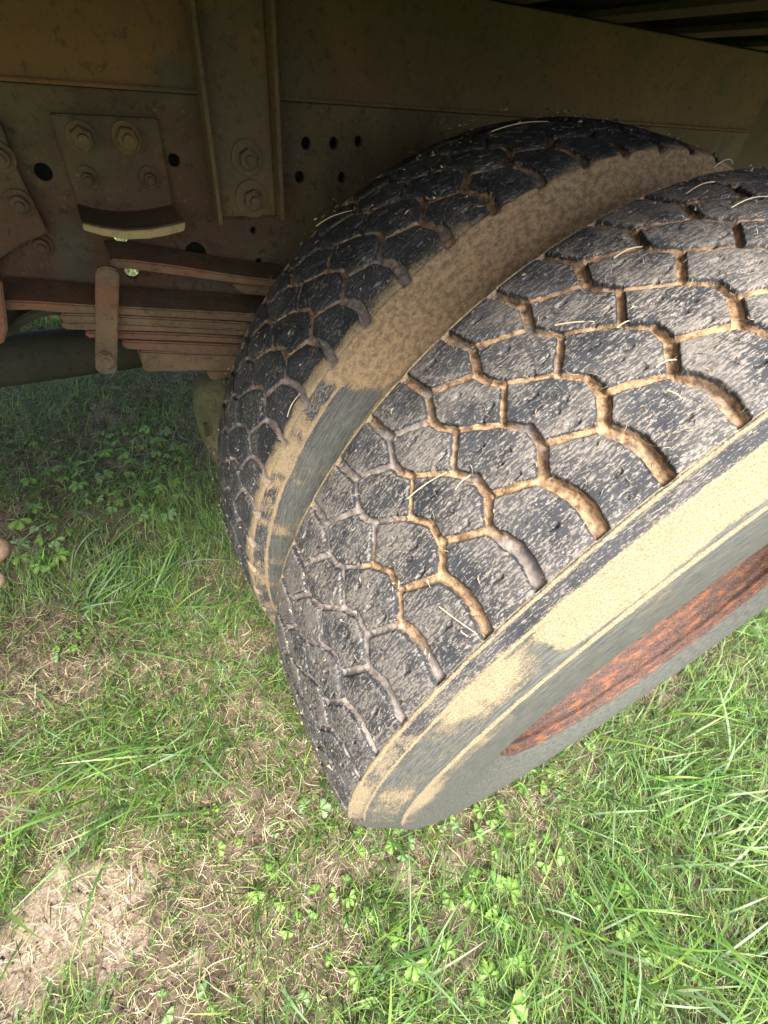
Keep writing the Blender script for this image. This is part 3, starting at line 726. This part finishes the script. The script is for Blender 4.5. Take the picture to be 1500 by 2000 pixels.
        dust = np.where(out, np.clip(np.maximum.reduce([dd, seam, seam3]), 0, 1.3), .6)
        # fringe of dust creeping over the shoulder blocks
        fr = sstep(.16, .0, np.where(tread, Wv, 1) + .10 * n1) * (.50 + .22 * sstep(60, 30, thd)) + .2 * n2 * sstep(.2, .0, np.where(tread, Wv, 1))
        dust = np.where(tread, fr + 0 * dust, dust)
    dustt = np.where(tread, dust if not outer else 0.0, dust)
    scuff_skylight = np.where(tread, .45 + .5 * (fbm(nzx, Yl, 8, 150) - .5) - (.0 if outer else .35), .25)
    if outer: scuff_skylight = scuff_skylight + .30 * sstep(45, 0, thd) + .18 * sstep(45, 70, thd)  # last term pales the upper tread: skylight painted in as extra scuffing
    scuff_skylight = np.where(tread, scuff_skylight * (1 - gm) - 1.6 * gm + .5 * np.exp(-np.clip(dmin, 0, 1) / .0012) * (1 - gm) * (vnoise(nzx, Yl, 60, 171) > .45), scuff_skylight)
    brown = np.zeros_like(U) if outer else np.where(tread, .3, .35 + .5 * sstep(30, 45, thd))  # dust turns browner up the inner sidewall: shade painted into its colour
    mask = np.stack([mud, dustt, side, np.ones_like(mud)], -1)
    uvw = np.stack([TH * .5 + (0 if outer else 5), Yl + np.where(Wv < -2, (r_ - .5), 0) + np.where(Wv > 2, .5 - r_, 0), H * 1.6], -1)
    # wrap: close the seam with last column = first
    nT, nR = U.shape
    V = co.reshape(-1, 3); idx = np.arange(nT * nR).reshape(nT, nR)
    q = np.stack([idx[:-1, :-1], idx[1:, :-1], idx[1:, 1:], idx[:-1, 1:]], -1)
    # smooth normals for the whole tyre
    du = np.gradient(co, axis=0); dv = np.gradient(co, axis=1)
    nn = np.cross(dv, du); nn /= np.linalg.norm(nn, axis=-1, keepdims=True) + 1e-12
    rad = np.stack([-np.cos(TH), np.zeros_like(TH), np.sin(TH)], -1)
    mid = nn[nT // 4, nR // 2] @ rad[nT // 4, nR // 2]
    if mid < 0: nn = -nn
    else: q = q[..., ::-1]
    # label blocks (faces of the tread not in a groove)
    fm = (tread[:-1, :-1] & tread[1:, 1:]) & (np.maximum.reduce([-dmin[:-1, :-1], -dmin[1:, :-1], -dmin[1:, 1:], -dmin[:-1, 1:]]) < -.00005)
    fm &= (TH[:-1, :-1] > th_lo + .01) & (TH[:-1, :-1] < th_hi - .01)
    lab = np.where(fm, np.arange(fm.size).reshape(fm.shape) + 1, 0)
    for it in range(900):
        l0 = lab.copy()
        lab[1:] = np.where(fm[1:], np.maximum(lab[1:], lab[:-1]), 0); lab[:-1] = np.where(fm[:-1], np.maximum(lab[:-1], lab[1:]), 0)
        lab[:, 1:] = np.where(fm[:, 1:], np.maximum(lab[:, 1:], lab[:, :-1]), 0); lab[:, :-1] = np.where(fm[:, :-1], np.maximum(lab[:, :-1], lab[:, 1:]), 0)
        if np.array_equal(lab, l0): break
    ids, cnt = np.unique(lab[fm], return_counts=True)
    # which blocks can be seen: facing the camera
    blocks = []
    cc = co[:-1, :-1]; flat = lab.ravel(); order = np.argsort(flat, kind='stable'); sf = flat[order]
    st = np.searchsorted(sf, ids, 'left'); en = np.searchsorted(sf, ids, 'right')
    minf = int(.00012 / fine ** 2)
    ccf = cc.reshape(-1, 3); nnf = nn[:-1, :-1].reshape(-1, 3)
    for i_, a, b_ in zip(ids, st, en):
        if b_ - a < minf: continue
        fi = order[a:b_]
        if b_ - a > 60 * minf: continue
        vis = np.einsum('ij,ij->i', nnf[fi], CAM - ccf[fi]) > 0
        if vis.mean() > .25: blocks.append(fi)
    qf = q.reshape(-1, 4); used = np.zeros(len(qf), bool)
    A_ = {'mask': mask.reshape(-1, 4), 'uvw': uvw.reshape(-1, 3), 'scuff_skylight': scuff_skylight.ravel(), 'tanmud': tanm.ravel(), 'brown': brown.ravel()}
    ty = {'mask': 'FLOAT_COLOR', 'uvw': 'FLOAT_VECTOR', 'scuff_skylight': 'FLOAT', 'tanmud': 'FLOAT', 'brown': 'FLOAT'}
    NN = nn.reshape(-1, 3); Voff = V - np.array(TR)
    def emit(name, faces, parent):
        vi, inv = np.unique(qf[faces], return_inverse=True)
        return mesh_np(name, Voff[vi], inv.reshape(-1, 4), RUB, parent, {k: (ty[k], v[vi]) for k, v in A_.items()}, True, NN[vi])
    for f_ in blocks: used[f_] = True
    body = emit('tyre', np.nonzero(~used)[0], truck); body['label'] = label
    for f_ in blocks: emit('tread_block', f_, body)
    print('tyre', label, 'faces', len(qf), 'blocks', len(blocks), 'of', len(ids), 'iters', it)
    return body

import time
T0 = time.time()
KN_O = np.radians([57.64, 51.52, 45.91, 40.29, 34.83, 28.63, 22.31, 15.97, 9.83])
KN_I = np.radians([75.93, 69.94, 63.67, 57.6, 51.25, 45.04, 39.02, 33.15, 26.89, 20.78])
tyre(0.0, KN_O, 0, 'nearer outer tyre with bold worn tread, mud packed grooves and sandy sidewall', .00125, R(-38), R(104), 0.0, True)
tyre(D, KN_I, 0, 'farther inner tyre with black tread and brown dusty shoulder', .0015, R(-30), R(112), 7.3, False)

# ---------------------------------------------------------------- rims, hub, axle
for k, y0 in ((0, 0.0), (1, D)):
    prof = [(-.0165, .2925), (-.0205, .2935), (-.0225, .2905), (-.0215, .2865), (-.0175, .2845), (-.0135, .2850), (-.0115, .2800), (-.0095, .2800), (-.004, .2825), (.004, .2800), (.012, .2795), (.020, .2740), (.030, .2620), (.060, .2560), (.110, .2540), (.150, .2580), (.185, .2680), (.205, .2790), (.235, .2830), (.2385, .2910), (.234, .2925)]
    pf = []
    for (ya, ra), (yb, rb) in zip(prof[:-1], prof[1:]):
        n_ = max(1, int(math.hypot(yb - ya, rb - ra) / .0025))
        for i in range(n_): pf.append((ya + (yb - ya) * i / n_, ra + (rb - ra) * i / n_))
    pf.append(prof[-1]); pf = np.array(pf); ln = np.concatenate([[0], np.cumsum(np.hypot(*np.diff(pf, axis=0).T))])
    ta = np.linspace(0, 2 * math.pi, 361); TA, RI_ = np.meshgrid(ta, np.arange(len(pf)), indexing='ij')
    wob = (fbm(TA * .5, ln[RI_], 60, 170 + k, 4) - .5) * .0022
    rr_ = pf[RI_, 1] + wob
    V_ = np.stack([rr_ * np.cos(TA), pf[RI_, 0] + y0 - TR[1], .5 + rr_ * np.sin(TA)], -1).reshape(-1, 3)
    id_ = np.arange(TA.size).reshape(TA.shape)
    q_ = np.stack([id_[:-1, :-1], id_[:-1, 1:], id_[1:, 1:], id_[1:, :-1]], -1).reshape(-1, 4)
    rim_ = mesh_np('wheel_rim', V_, q_, M_RUST, truck, {'uvw': ('FLOAT_VECTOR', np.stack([TA * .3, ln[RI_], np.zeros_like(TA)], -1))})
    if k == 0: rim_['label'] = 'rusty orange and red rim of the nearer wheel'
    bm = bmesh.new(); lathe_y(bm, [(y0 + y, r) for y, r in [(.120, .2540), (.130, .235), (.155, .20), (.160, .11), (.150, .105)]], 0, .5, 64)
    d_ = bm_obj('wheel_disc', bm, M_RUST, smooth=True)
bm = bmesh.new(); r_ = lathe_y(bm, [(.10, .0), (.10, .07), (.11, .09), (.25, .10), (.26, .14), (.44, .14)], 0, .5, 40)
bm_obj('hub', bm, M_RUST, smooth=True)
bm = bmesh.new(); lathe_y(bm, [(.50, .20), (.50, .215), (.545, .225), (.60, .225), (.60, .07)], 0, .5, 64)
bm_obj('brake_drum', bm, M_DARK, smooth=True)
bm = bmesh.new(); lathe_y(bm, [(.60, .065), (1.5, .065)], 0, .5, 32)
bm_obj('axle_tube', bm, M_DARK, smooth=True)

# ---------------------------------------------------------------- chassis
holes_black = [(85, 336, .0095), (340, 313, .0075), (598, 280, .0078), (652, 280, .0078), (700, 276, .0068), (585, 346, .0076), (668, 346, .0070), (495, 450, .0052), (382, 494, .0150), (505, 511, .0055), (1394, 302, .0045)]
holes_thru = [(237, 462, .0100), (258, 530, .0098)]
zt = .973
ol = [(-1.6, .742), (-.625, .742), (-.605, .70), (.70, .70), (.80, .93), (.80, zt), (-1.6, zt)]
hl = [(*XZ(a, b, .70), r) for a, b, r in holes_black + holes_thru]
bm = bmesh.new(); plate_holes(bm, ol, hl, .70, .708)
rail = bm_obj('frame_rail', bm, M_RAIL, label='rusty frame rail web with round holes beside the leaf spring')
# inner liner of the boxed rail closes all but the two see-through holes
hl2 = []
for a, b, r in holes_thru:
    x, z = XZ(a, b, .745); hl2.append((x, z, .03))
bm = bmesh.new(); plate_holes(bm, [(-1.6, .742), (-.625, .742), (-.605, .70), (.70, .70), (.80, .93), (.80, 1.095), (-1.6, 1.095)], hl2, .745, .751)
bm_obj('rail_liner', bm, M_DARK)
box('rail_flange', -.600, .70, .7085, .7445, .7005, .709, M_DARK)
# other rail across the truck
box('frame_rail', -1.6, .80, 1.262, 1.270, .70, .973, M_RAIL, label='far frame rail across the truck')
box('body_sill', -1.6, .85, 1.262, 1.280, .9735, 1.095, M_SILL)
# body sill resting on the rail
e0 = XZ(1459, 259, .68); e1 = XZ(1500, 190, .68)
slope = (e1[0] - e0[0]) / (e1[1] - e0[1])
xt = e0[0] + slope * (1.095 - e0[1])
bm = bmesh.new()
pts = [(-1.6, e0[1]), (e0[0], e0[1]), (xt, 1.095), (-1.6, 1.095)]
prism_xz('body_sill', pts, .680, .698, M_SILL, label='long ochre brown body sill above the frame rail')
box('sill_lip', -1.6, e0[0] - .002, .6755, .6795, e0[1] + .0006, e0[1] + .0046, M_SILL, bevel=.001)
box('rear_plate', .79, 1.5, .735, .7445, .60, 1.094, M_BED, label='grey brown plate behind the end of the sill')
box('cross_tube', .82, .90, .76, 1.25, .74, .82, M_DARK)
for x in (-.95, .55): box('frame_crossmember', x, x + .06, .752, 1.261, .72, .90, M_DARK)
# bed: cross bearers and floor
def bearer(x):
    bm = bmesh.new()
    # tapered outrigger: deep over the sill, shallower towards the edge of the bed
    def wedge(xa, xb, za, zb, zc_, zd):     # (outer bottom, inner bottom, outer top, inner top)
        g = []
        for xx in (xa, xb):
            g.append([bm.verts.new((xx, y, z)) for y, z in ((.065, za), (.69, zb), (1.96, zb), (1.96, zd), (.69, zd), (.065, zc_))])
        n = 6
        bm.faces.new(g[0]); bm.faces.new(g[1][::-1])
        for i in range(n): bm.faces.new((g[0][i], g[1][i], g[1][(i + 1) % n], g[0][(i + 1) % n]))
    zi, zo = 1.0965, 1.158
    wedge(x - .032, x + .032, zo, zi, zo + .008, zi + .008)
    wedge(x - .0035, x + .0035, zo + .0081, zi + .0081, 1.2035, 1.2035)
    bm_obj('bed_bearer', bm, M_BED)
bx0 = XZ(1195, 48, .70)[0]; bx1 = XZ(1345, 85, .70)[0]
for k in range(-8, 6): bearer(bx0 - .031 + k * (bx1 - bx0))
box('bed_floor', -2.7, 2.4, .06, 1.98, 1.204, 1.215, M_BED)
box('bed_side_rail', -2.7, 2.4, .02, .055, 1.13, 1.32, M_BED)
box('bed_side_rail', -2.7, 2.4, 1.985, 2.02, 1.10, 1.32, M_BED)

# upright channel post bolted over the rail
fy = .648
pL0 = XZ(360, 0, fy); pL1 = XZ(442, 432, fy); pR0 = XZ(527, 0, fy); pR1 = XZ(560, 430, fy)
zb = .5 * (pL1[1] + pR1[1]); zT = 1.0945
xl = .5 * (pL0[0] + pL1[0]); xr = .5 * (pR0[0] + pR1[0])
post = box('upright_post', xl + .004, xr - .004, .6695, .6745, zb, zT, M_POST, label='upright channel post with two bolts crossing the sill and rail')
box('post_flange', xl - .002, xl + .0035, fy, .6745, zb - .004, zT, M_POST, parent=post, bevel=.0012)
box('post_flange', xr - .0035, xr + .002, fy, .6745, zb - .001, zT, M_POST, parent=post, bevel=.0012)
bolt(482, 309, .6695, .021, .0125, M_POST, post, 6, .010)
bolt(491, 388, .6695, .023, .013, M_POST, post, 6, .010)

# helper-spring bracket: bolted plate with a sagging shelf
b0 = XZ(97, 222, .69); b1 = XZ(300, 232, .69)
px0, px1 = b0[0], b1[0] + .004
plate = prism_xz('bracket_plate', [(px0, .852), (px1, .852), (px1 - .0, b1[1]), (px0, b0[1])], .690, .6995, M_RAIL, label='bolted bracket plate with a curved pale shelf edge')
for a in ((160, 268, .0165, .0125, 6, .012), (247, 268, .0165, .0125, 6, .012), (170, 347, .013, .0072, 6, .007), (291, 347, .013, .0072, 6, .007)):
    bolt(a[0], a[1], .690, a[2], a[3], M_POST if a[4] == 6 and a[5] > .01 else M_RAIL, plate, a[4], a[5])
sh_t = [XZ(a, b, .615) for a, b in ((160, 433), (200, 443), (245, 448), (290, 446), (325, 440), (361, 432))]
sh_b = [XZ(a, b, .615) for a, b in ((163, 449), (202, 460), (245, 467), (292, 465), (326, 459), (359, 450))]
strip_xz('bracket_shelf', sh_t, sh_b, .615, .6895, M_RAIL, parent=plate)
strip_xz('shelf_edge', [(x, z - .0008) for x, z in sh_t], [(x, z + .0008) for x, z in sh_b], .6105, .6145, M_PALE, parent=plate, bevel=.001)
# hanger bracket at the left
hp = [XZ(a, b, .68) for a, b in ((-260, 170), (0, 240), (40, 345), (95, 455), (45, 475), (0, 505), (-60, 600), (-260, 700))]
hang = prism_xz('spring_hanger', hp[::-1], .680, .6995, M_RAIL, label='riveted spring hanger plate at the left edge')
for a in ((0, 306, .015, .0095), (38, 397, .015, .0095), (80, 478, .014, .009)): bolt(a[0], a[1], .680 if a[1] < 450 else .6995, a[2], a[3], M_RAIL, hang, 14, .007, name='rivet')

# ---------------------------------------------------------------- leaf spring
SY0, SY1 = .615, .69
def sxz(l): return [XZ(a, b, SY0) for a, b in l]
main = strip_xz('leaf_spring', sxz([(-40, 590), (8, 587), (60, 589), (125, 593), (187, 597), (280, 602), (380, 607), (460, 611), (560, 618)]),
                sxz([(-40, 606), (8, 607), (60, 606), (125, 612), (187, 613), (280, 618), (380, 623), (460, 627), (560, 634)]), SY0, SY1, M_LEAF, bevel=.002, label='stack of rusty red brown spring leaves left of the tyre')
def leafp(top, bot, m_, y0=SY0, y1=SY1, nm='leaf'): return strip_xz(nm, sxz(top), sxz(bot), y0, y1, m_, parent=main, bevel=.0022)
leafp([(116, 613), (187, 614.5), (280, 619.5), (380, 624.5), (560, 636)], [(118, 627), (187, 629), (280, 633), (380, 638), (560, 648)], M_LEAF, SY0 - .001, SY1 - .001)
leafp([(119, 629), (187, 630.5), (280, 634.5), (380, 639.5), (560, 650)], [(125, 645), (187, 646.5), (280, 648), (380, 652), (560, 662)], M_LEAF, SY0 + .001, SY1 + .001)
leafp([(166, 648.5), (187, 648.5), (280, 650), (380, 654), (560, 664)], [(170, 661), (187, 661), (280, 664), (380, 668), (560, 676)], M_LEAFR)
leafp([(236, 665), (280, 666), (380, 670), (560, 678)], [(243, 681), (280, 683.5), (380, 689), (560, 696)], M_LEAFR, SY0 - .002, SY1 - .002)
leafp([(273, 688), (380, 692), (560, 699)], [(283, 729), (380, 727), (560, 722)], M_LEAF, SY0 + .003, SY1 + .004, 'spring_seat')
leafp([(404, 728), (560, 724)], [(414, 747), (560, 745)], M_LEAF, SY0 + .006, SY1, 'spring_seat')
# upper helper spring
hs = strip_xz('helper_spring', sxz([(216, 506), (270, 510), (340, 519), (420, 532), (480, 541), (580, 552)]), sxz([(219, 523), (270, 528), (340, 537), (420, 548), (480, 556), (580, 567)]), SY0, SY1, M_LEAF, bevel=.002, label='single helper spring leaf above the main stack')
strip_xz('helper_wedge', sxz([(455, 557), (480, 559), (580, 569)]), sxz([(476, 576), (490, 577), (580, 585)]), SY0 + .004, SY1, M_LEAF, parent=hs)
# rounded rebound clip with a bolt at its lower end
x0, _ = XZ(187, 620, .60); x1, _ = XZ(233, 620, .60)
zc0 = XZ(210, 537, .60)[1]; zc1 = XZ(208, 716, .60)[1]
cxm = XZ(210, 537, .60)[0]; hwid = .5 * (x1 - x0); dxs = XZ(208, 716, .60)[0] - XZ(210, 537, .60)[0]
top = [(cxm + hwid * math.cos(a), zc0 + .010 * math.sin(a)) for a in np.linspace(0, math.pi, 8)]
bot = [(cxm + dxs + hwid * math.cos(a), zc1 + .012 * math.sin(a)) for a in np.linspace(math.pi, 2 * math.pi, 10)]
clip = prism_xz('spring_clip', top + bot, .598, .608, M_LEAF, bevel=.002, label='rounded steel clip strapped over the spring leaves')
bolt(206, 703, .598, .0125, .0105, M_LEAF, clip, 16, .002, name='rivet')
# shackle: curved dark strap hanging from the hanger
def band(name, pts, th_, y0, y1, m_, parent):
    P = [np.array(XZ(a, b, y0)) for a, b in pts]; t_ = []; b_ = []
    for i, p in enumerate(P):
        d = P[min(i + 1, len(P) - 1)] - P[max(i - 1, 0)]; d /= np.linalg.norm(d); n_ = np.array([-d[1], d[0]])
        t_.append(tuple(p + n_ * th_ / 2)); b_.append(tuple(p - n_ * th_ / 2))
    return strip_xz(name, t_, b_, y0, y1, m_, parent=parent, bevel=.002)
shk = band('shackle', [(-40, 664), (0, 656), (20, 647), (42, 629), (66, 616), (95, 609), (118, 609)], .011, .635, .69, M_DARK, truck)
band('shackle_side', [(-12, 545), (-4, 600), (1, 640), (-8, 670)], .014, .600, .630, M_LEAF, shk)
# driveshaft along the middle of the truck
z_t = onplane(100, 652, 1, .98)[2]; z_b = onplane(100, 740, 1, .98)[2]
bm = bmesh.new(); rr = (z_t - z_b) / 2 * 1.02; zc = (z_t + z_b) / 2 + .004
seg = 32; ra = []
for x in (-1.7, -.10):
    ra.append([bm.verts.new((x, .98 + rr * math.cos(2 * math.pi * i / seg), zc + rr * math.sin(2 * math.pi * i / seg))) for i in range(seg)])
for i in range(seg): bm.faces.new((ra[0][i], ra[0][(i + 1) % seg], ra[1][(i + 1) % seg], ra[1][i]))
bm.faces.new(ra[1]); bm.faces.new(ra[0][::-1])
bm_obj('driveshaft', bm, M_DARK, smooth=True, label='dark round driveshaft behind the spring')
# brake chamber peeping out behind the inner tyre
bm = bmesh.new(); cx_, cz_ = XZ(410, 840, .62)
prof = [(0, .0), (.003, .030), (.008, .060), (.018, .078), (.030, .084), (.046, .086), (.048, .092), (.062, .092), (.064, .086), (.12, .074), (.16, .05)]
rings = []
for d_, r_ in prof:
    rings.append([bm.verts.new((XZ(389, 840, .62)[0] + d_, .628 + r_ * math.cos(2 * math.pi * i / 48), cz_ + .004 + r_ * math.sin(2 * math.pi * i / 48))) for i in range(48)])
for k in range(len(rings) - 1):
    for i in range(48): bm.faces.new((rings[k][i], rings[k][(i + 1) % 48], rings[k + 1][(i + 1) % 48], rings[k + 1][i]))
bmesh.ops.remove_doubles(bm, verts=bm.verts, dist=.0001)
brk = bm_obj('brake_chamber', bm, M_DRUM, smooth=True, label='olive dusty round brake chamber behind the inner tyre')
bx = XZ(402, 836, .56); box('chamber_slot', bx[0] - .0035, bx[0] + .0035, .552, .560, bx[1] - .012, bx[1] + .012, M_DARK, parent=brk, bevel=.001)
# two dusty lugs reaching in at the left edge
for (a, b, y_, r_) in ((-17, 1075, .30, .0150), (-16, 1135, .26, .0100)):
    p = onplane(a, b, 1, y_); bm = bmesh.new()
    bmesh.ops.create_uvsphere(bm, u_segments=20, v_segments=12, radius=r_)
    for v in bm.verts:
        if v.co.x < 0: v.co.x *= 9
        v.co.z *= .8
    bmesh.ops.translate(bm, verts=bm.verts, vec=Vector(p))
    bm_obj('bracket_lug', bm, M_TAN, smooth=True)

# ---------------------------------------------------------------- straw caught on the tread
def on_tread(y0, th, w, lift):
    r_ = .5 + CR * (1 - (2 * w - 1) ** 2) + lift
    return np.stack([-r_ * np.cos(th), y0 + w * W, .5 + r_ * np.sin(th)], -1)
def chaff(name, label, n, y0, lo, hi, Lr, Wr, cols):
    th = rng.uniform(lo, hi, n); w = rng.uniform(.01, .99, n); L_ = rng.uniform(*Lr, n); wd = rng.uniform(*Wr, n); a = rng.uniform(0, 6.28, n)
    seg = 3; V = []; 
    bend = rng.normal(0, .25, n)
    pts = []
    cw = w * W; ct = th * .5
    for i in range(seg + 1):
        t_ = i / seg - .5; aa = a + bend * t_
        pts.append((ct + L_ * t_ * np.cos(aa), cw + L_ * t_ * np.sin(aa)))
    lift = .0006 + rng.random(n) * .001
    rows = []
    for i in range(seg + 1):
        t_ = i / seg - .5; aa = a + bend * t_
        px_, py_ = -np.sin(aa) * wd / 2, np.cos(aa) * wd / 2
        tap = 1 - .5 * abs(t_)
        for s in (-1, 1):
            rows.append(on_tread(y0, (pts[i][0] + s * px_ * tap) / .5, np.clip((pts[i][1] + s * py_ * tap) / W, -.01, 1.01), lift + .0035 * (t_ + .5) * (rng.random(n) < .3) * rng.random(n)))
    V = np.stack(rows, 1); b0 = np.arange(n)[:, None] * (2 * seg + 2); i = np.arange(seg)[None]
    Q = np.stack([b0 + 2 * i, b0 + 2 * i + 1, b0 + 2 * i + 3, b0 + 2 * i + 2], -1).reshape(-1, 4)
    c = pal(n, cols, [1] * len(cols), .2); c = np.repeat(c, 2 * seg + 2, 0)
    o = mesh_np(name, V.reshape(-1, 3), Q, BLADE, attrs={'col': ('FLOAT_COLOR', np.concatenate([c, np.ones((len(c), 1))], 1))})
    o['kind'] = 'stuff'; o['label'] = label; return o
SC = [(0.34, 0.29, 0.21), (0.30, 0.25, 0.19), (0.52, 0.45, 0.33), (0.10, 0.09, 0.07), (0.05, 0.05, 0.045)]
chaff('straw_chaff', 'fine chaff and grass clippings stuck to the nearer tread', 1100, 0.0, R(-20), R(98), (.002, .009), (.0002, .0006), SC)
chaff('straw_chaff', 'fine chaff stuck to the farther dark tread', 700, D, R(-15), R(100), (.003, .012), (.0002, .0007), SC)
def straw(name, label, a, b, y0, r_=.0006, lift=.0025, col=M_PALE, cat='straw'):
    """one stalk between two places on the tread, given in survey coordinates"""
    def hit(px, py):
        v = ray(px, py); Rr = .5
        for _ in range(6):
            A = v[0] ** 2 + v[2] ** 2; B = 2 * (CAM[0] * v[0] + (CAM[2] - .5) * v[2]); Cc = CAM[0] ** 2 + (CAM[2] - .5) ** 2 - Rr ** 2
            t_ = (-B - math.sqrt(max(0, B * B - 4 * A * Cc))) / (2 * A); P = CAM + t_ * v; w_ = (P[1] - y0) / W; Rr = .5 + CR * (1 - (2 * w_ - 1) ** 2)
        return math.atan2(P[2] - .5, -P[0]), w_
    (t0, w0), (t1, w1) = hit(*a), hit(*b)
    bm = bmesh.new(); prev = None; n = 6; k = 7
    bow = random.uniform(-.007, .007)
    P = [Vector(on_tread(y0, np.array(t0 + (t1 - t0) * i / k), np.array(w0 + (w1 - w0) * i / k + bow * math.sin(math.pi * i / k)), lift + .002 * math.sin(math.pi * i / k))) for i in range(k + 1)]
    for i, p in enumerate(P):
        d = (P[min(i + 1, k)] - P[max(i - 1, 0)]).normalized(); u = d.orthogonal().normalized(); v = d.cross(u)
        rr_ = r_ * (1 - .5 * i / k)
        ring = [bm.verts.new(p + u * rr_ * math.cos(2 * math.pi * j / n) + v * rr_ * math.sin(2 * math.pi * j / n)) for j in range(n)]
        if prev:
            for j in range(n): bm.faces.new((prev[j], prev[(j + 1) % n], ring[(j + 1) % n], ring[j]))
        prev = ring
    me = bpy.data.meshes.new(name); bmesh.ops.recalc_face_normals(bm, faces=bm.faces); bm.to_mesh(me); bm.free(); me.materials.append(STALK)
    for p in me.polygons: p.use_smooth = True
    o = bpy.data.objects.new(name, me); COL.objects.link(o); o['label'] = label; o['category'] = cat; o['group'] = 'straws on the tyres'
    return o
STALK, nt_, N_, L_, b_ = mat('dry_stalk')
L_.new(mixc(nt_, nz(nt_, objco(nt_), 90, 3), (0.40, 0.33, 0.21), (0.66, 0.58, 0.42)), b_.inputs['Base Color']); b_.inputs['Roughness'].default_value = .7
for lab, a, b in (('longest pale straw lying across the middle groove of the nearer tread', (800, 975), (876, 924)),
                  ('short pale straw just right of the longest straw on the nearer tread', (893, 958), (922, 930)),
                  ('thin bent straw on the lower shoulder block of the nearer tread', (862, 1185), (935, 1238)),
                  ('stubby straw at the lower end of a shoulder groove', (905, 1232), (918, 1243)),
                  ('pale straw on the upper right tread blocks near the frame end', (1392, 362), (1338, 385)),
                  ('curved pale straw at the very top of the nearer tyre', (1391, 333), (1432, 320)),
                  ('pale straw reaching the right edge of the picture on the nearer tread', (1425, 413), (1499, 391)),
                  ('straw lying along the cross groove in the middle of the nearer tyre', (1085, 640), (1160, 633)),
                  ('reddish twig on the broad shoulder block of the nearer tread', (1302, 768), (1330, 783)),
                  ('straw bridging the wide mud groove at upper right', (1281, 722), (1320, 708)),
                  ('pale straw across the upper middle tread blocks', (1198, 510), (1253, 488)),
                  ('fine straw below the top groove of the nearer tread', (1205, 645), (1228, 632))):
    straw('straw', lab, a, b, 0.0)
for lab, a, b in (('thin straw leaning on the far tread near the leaf spring', (565, 815), (590, 770)),
                  ('long thin straw lying along the upper far tread', (620, 445), (690, 415)),
                  ('pale straw on the upper edge of the far tyre below the sill', (960, 262), (1070, 243))):
    straw('straw', lab, a, b, D, .0007)
print('script done', round(time.time() - T0, 1), 's; objects', len(bpy.data.objects))
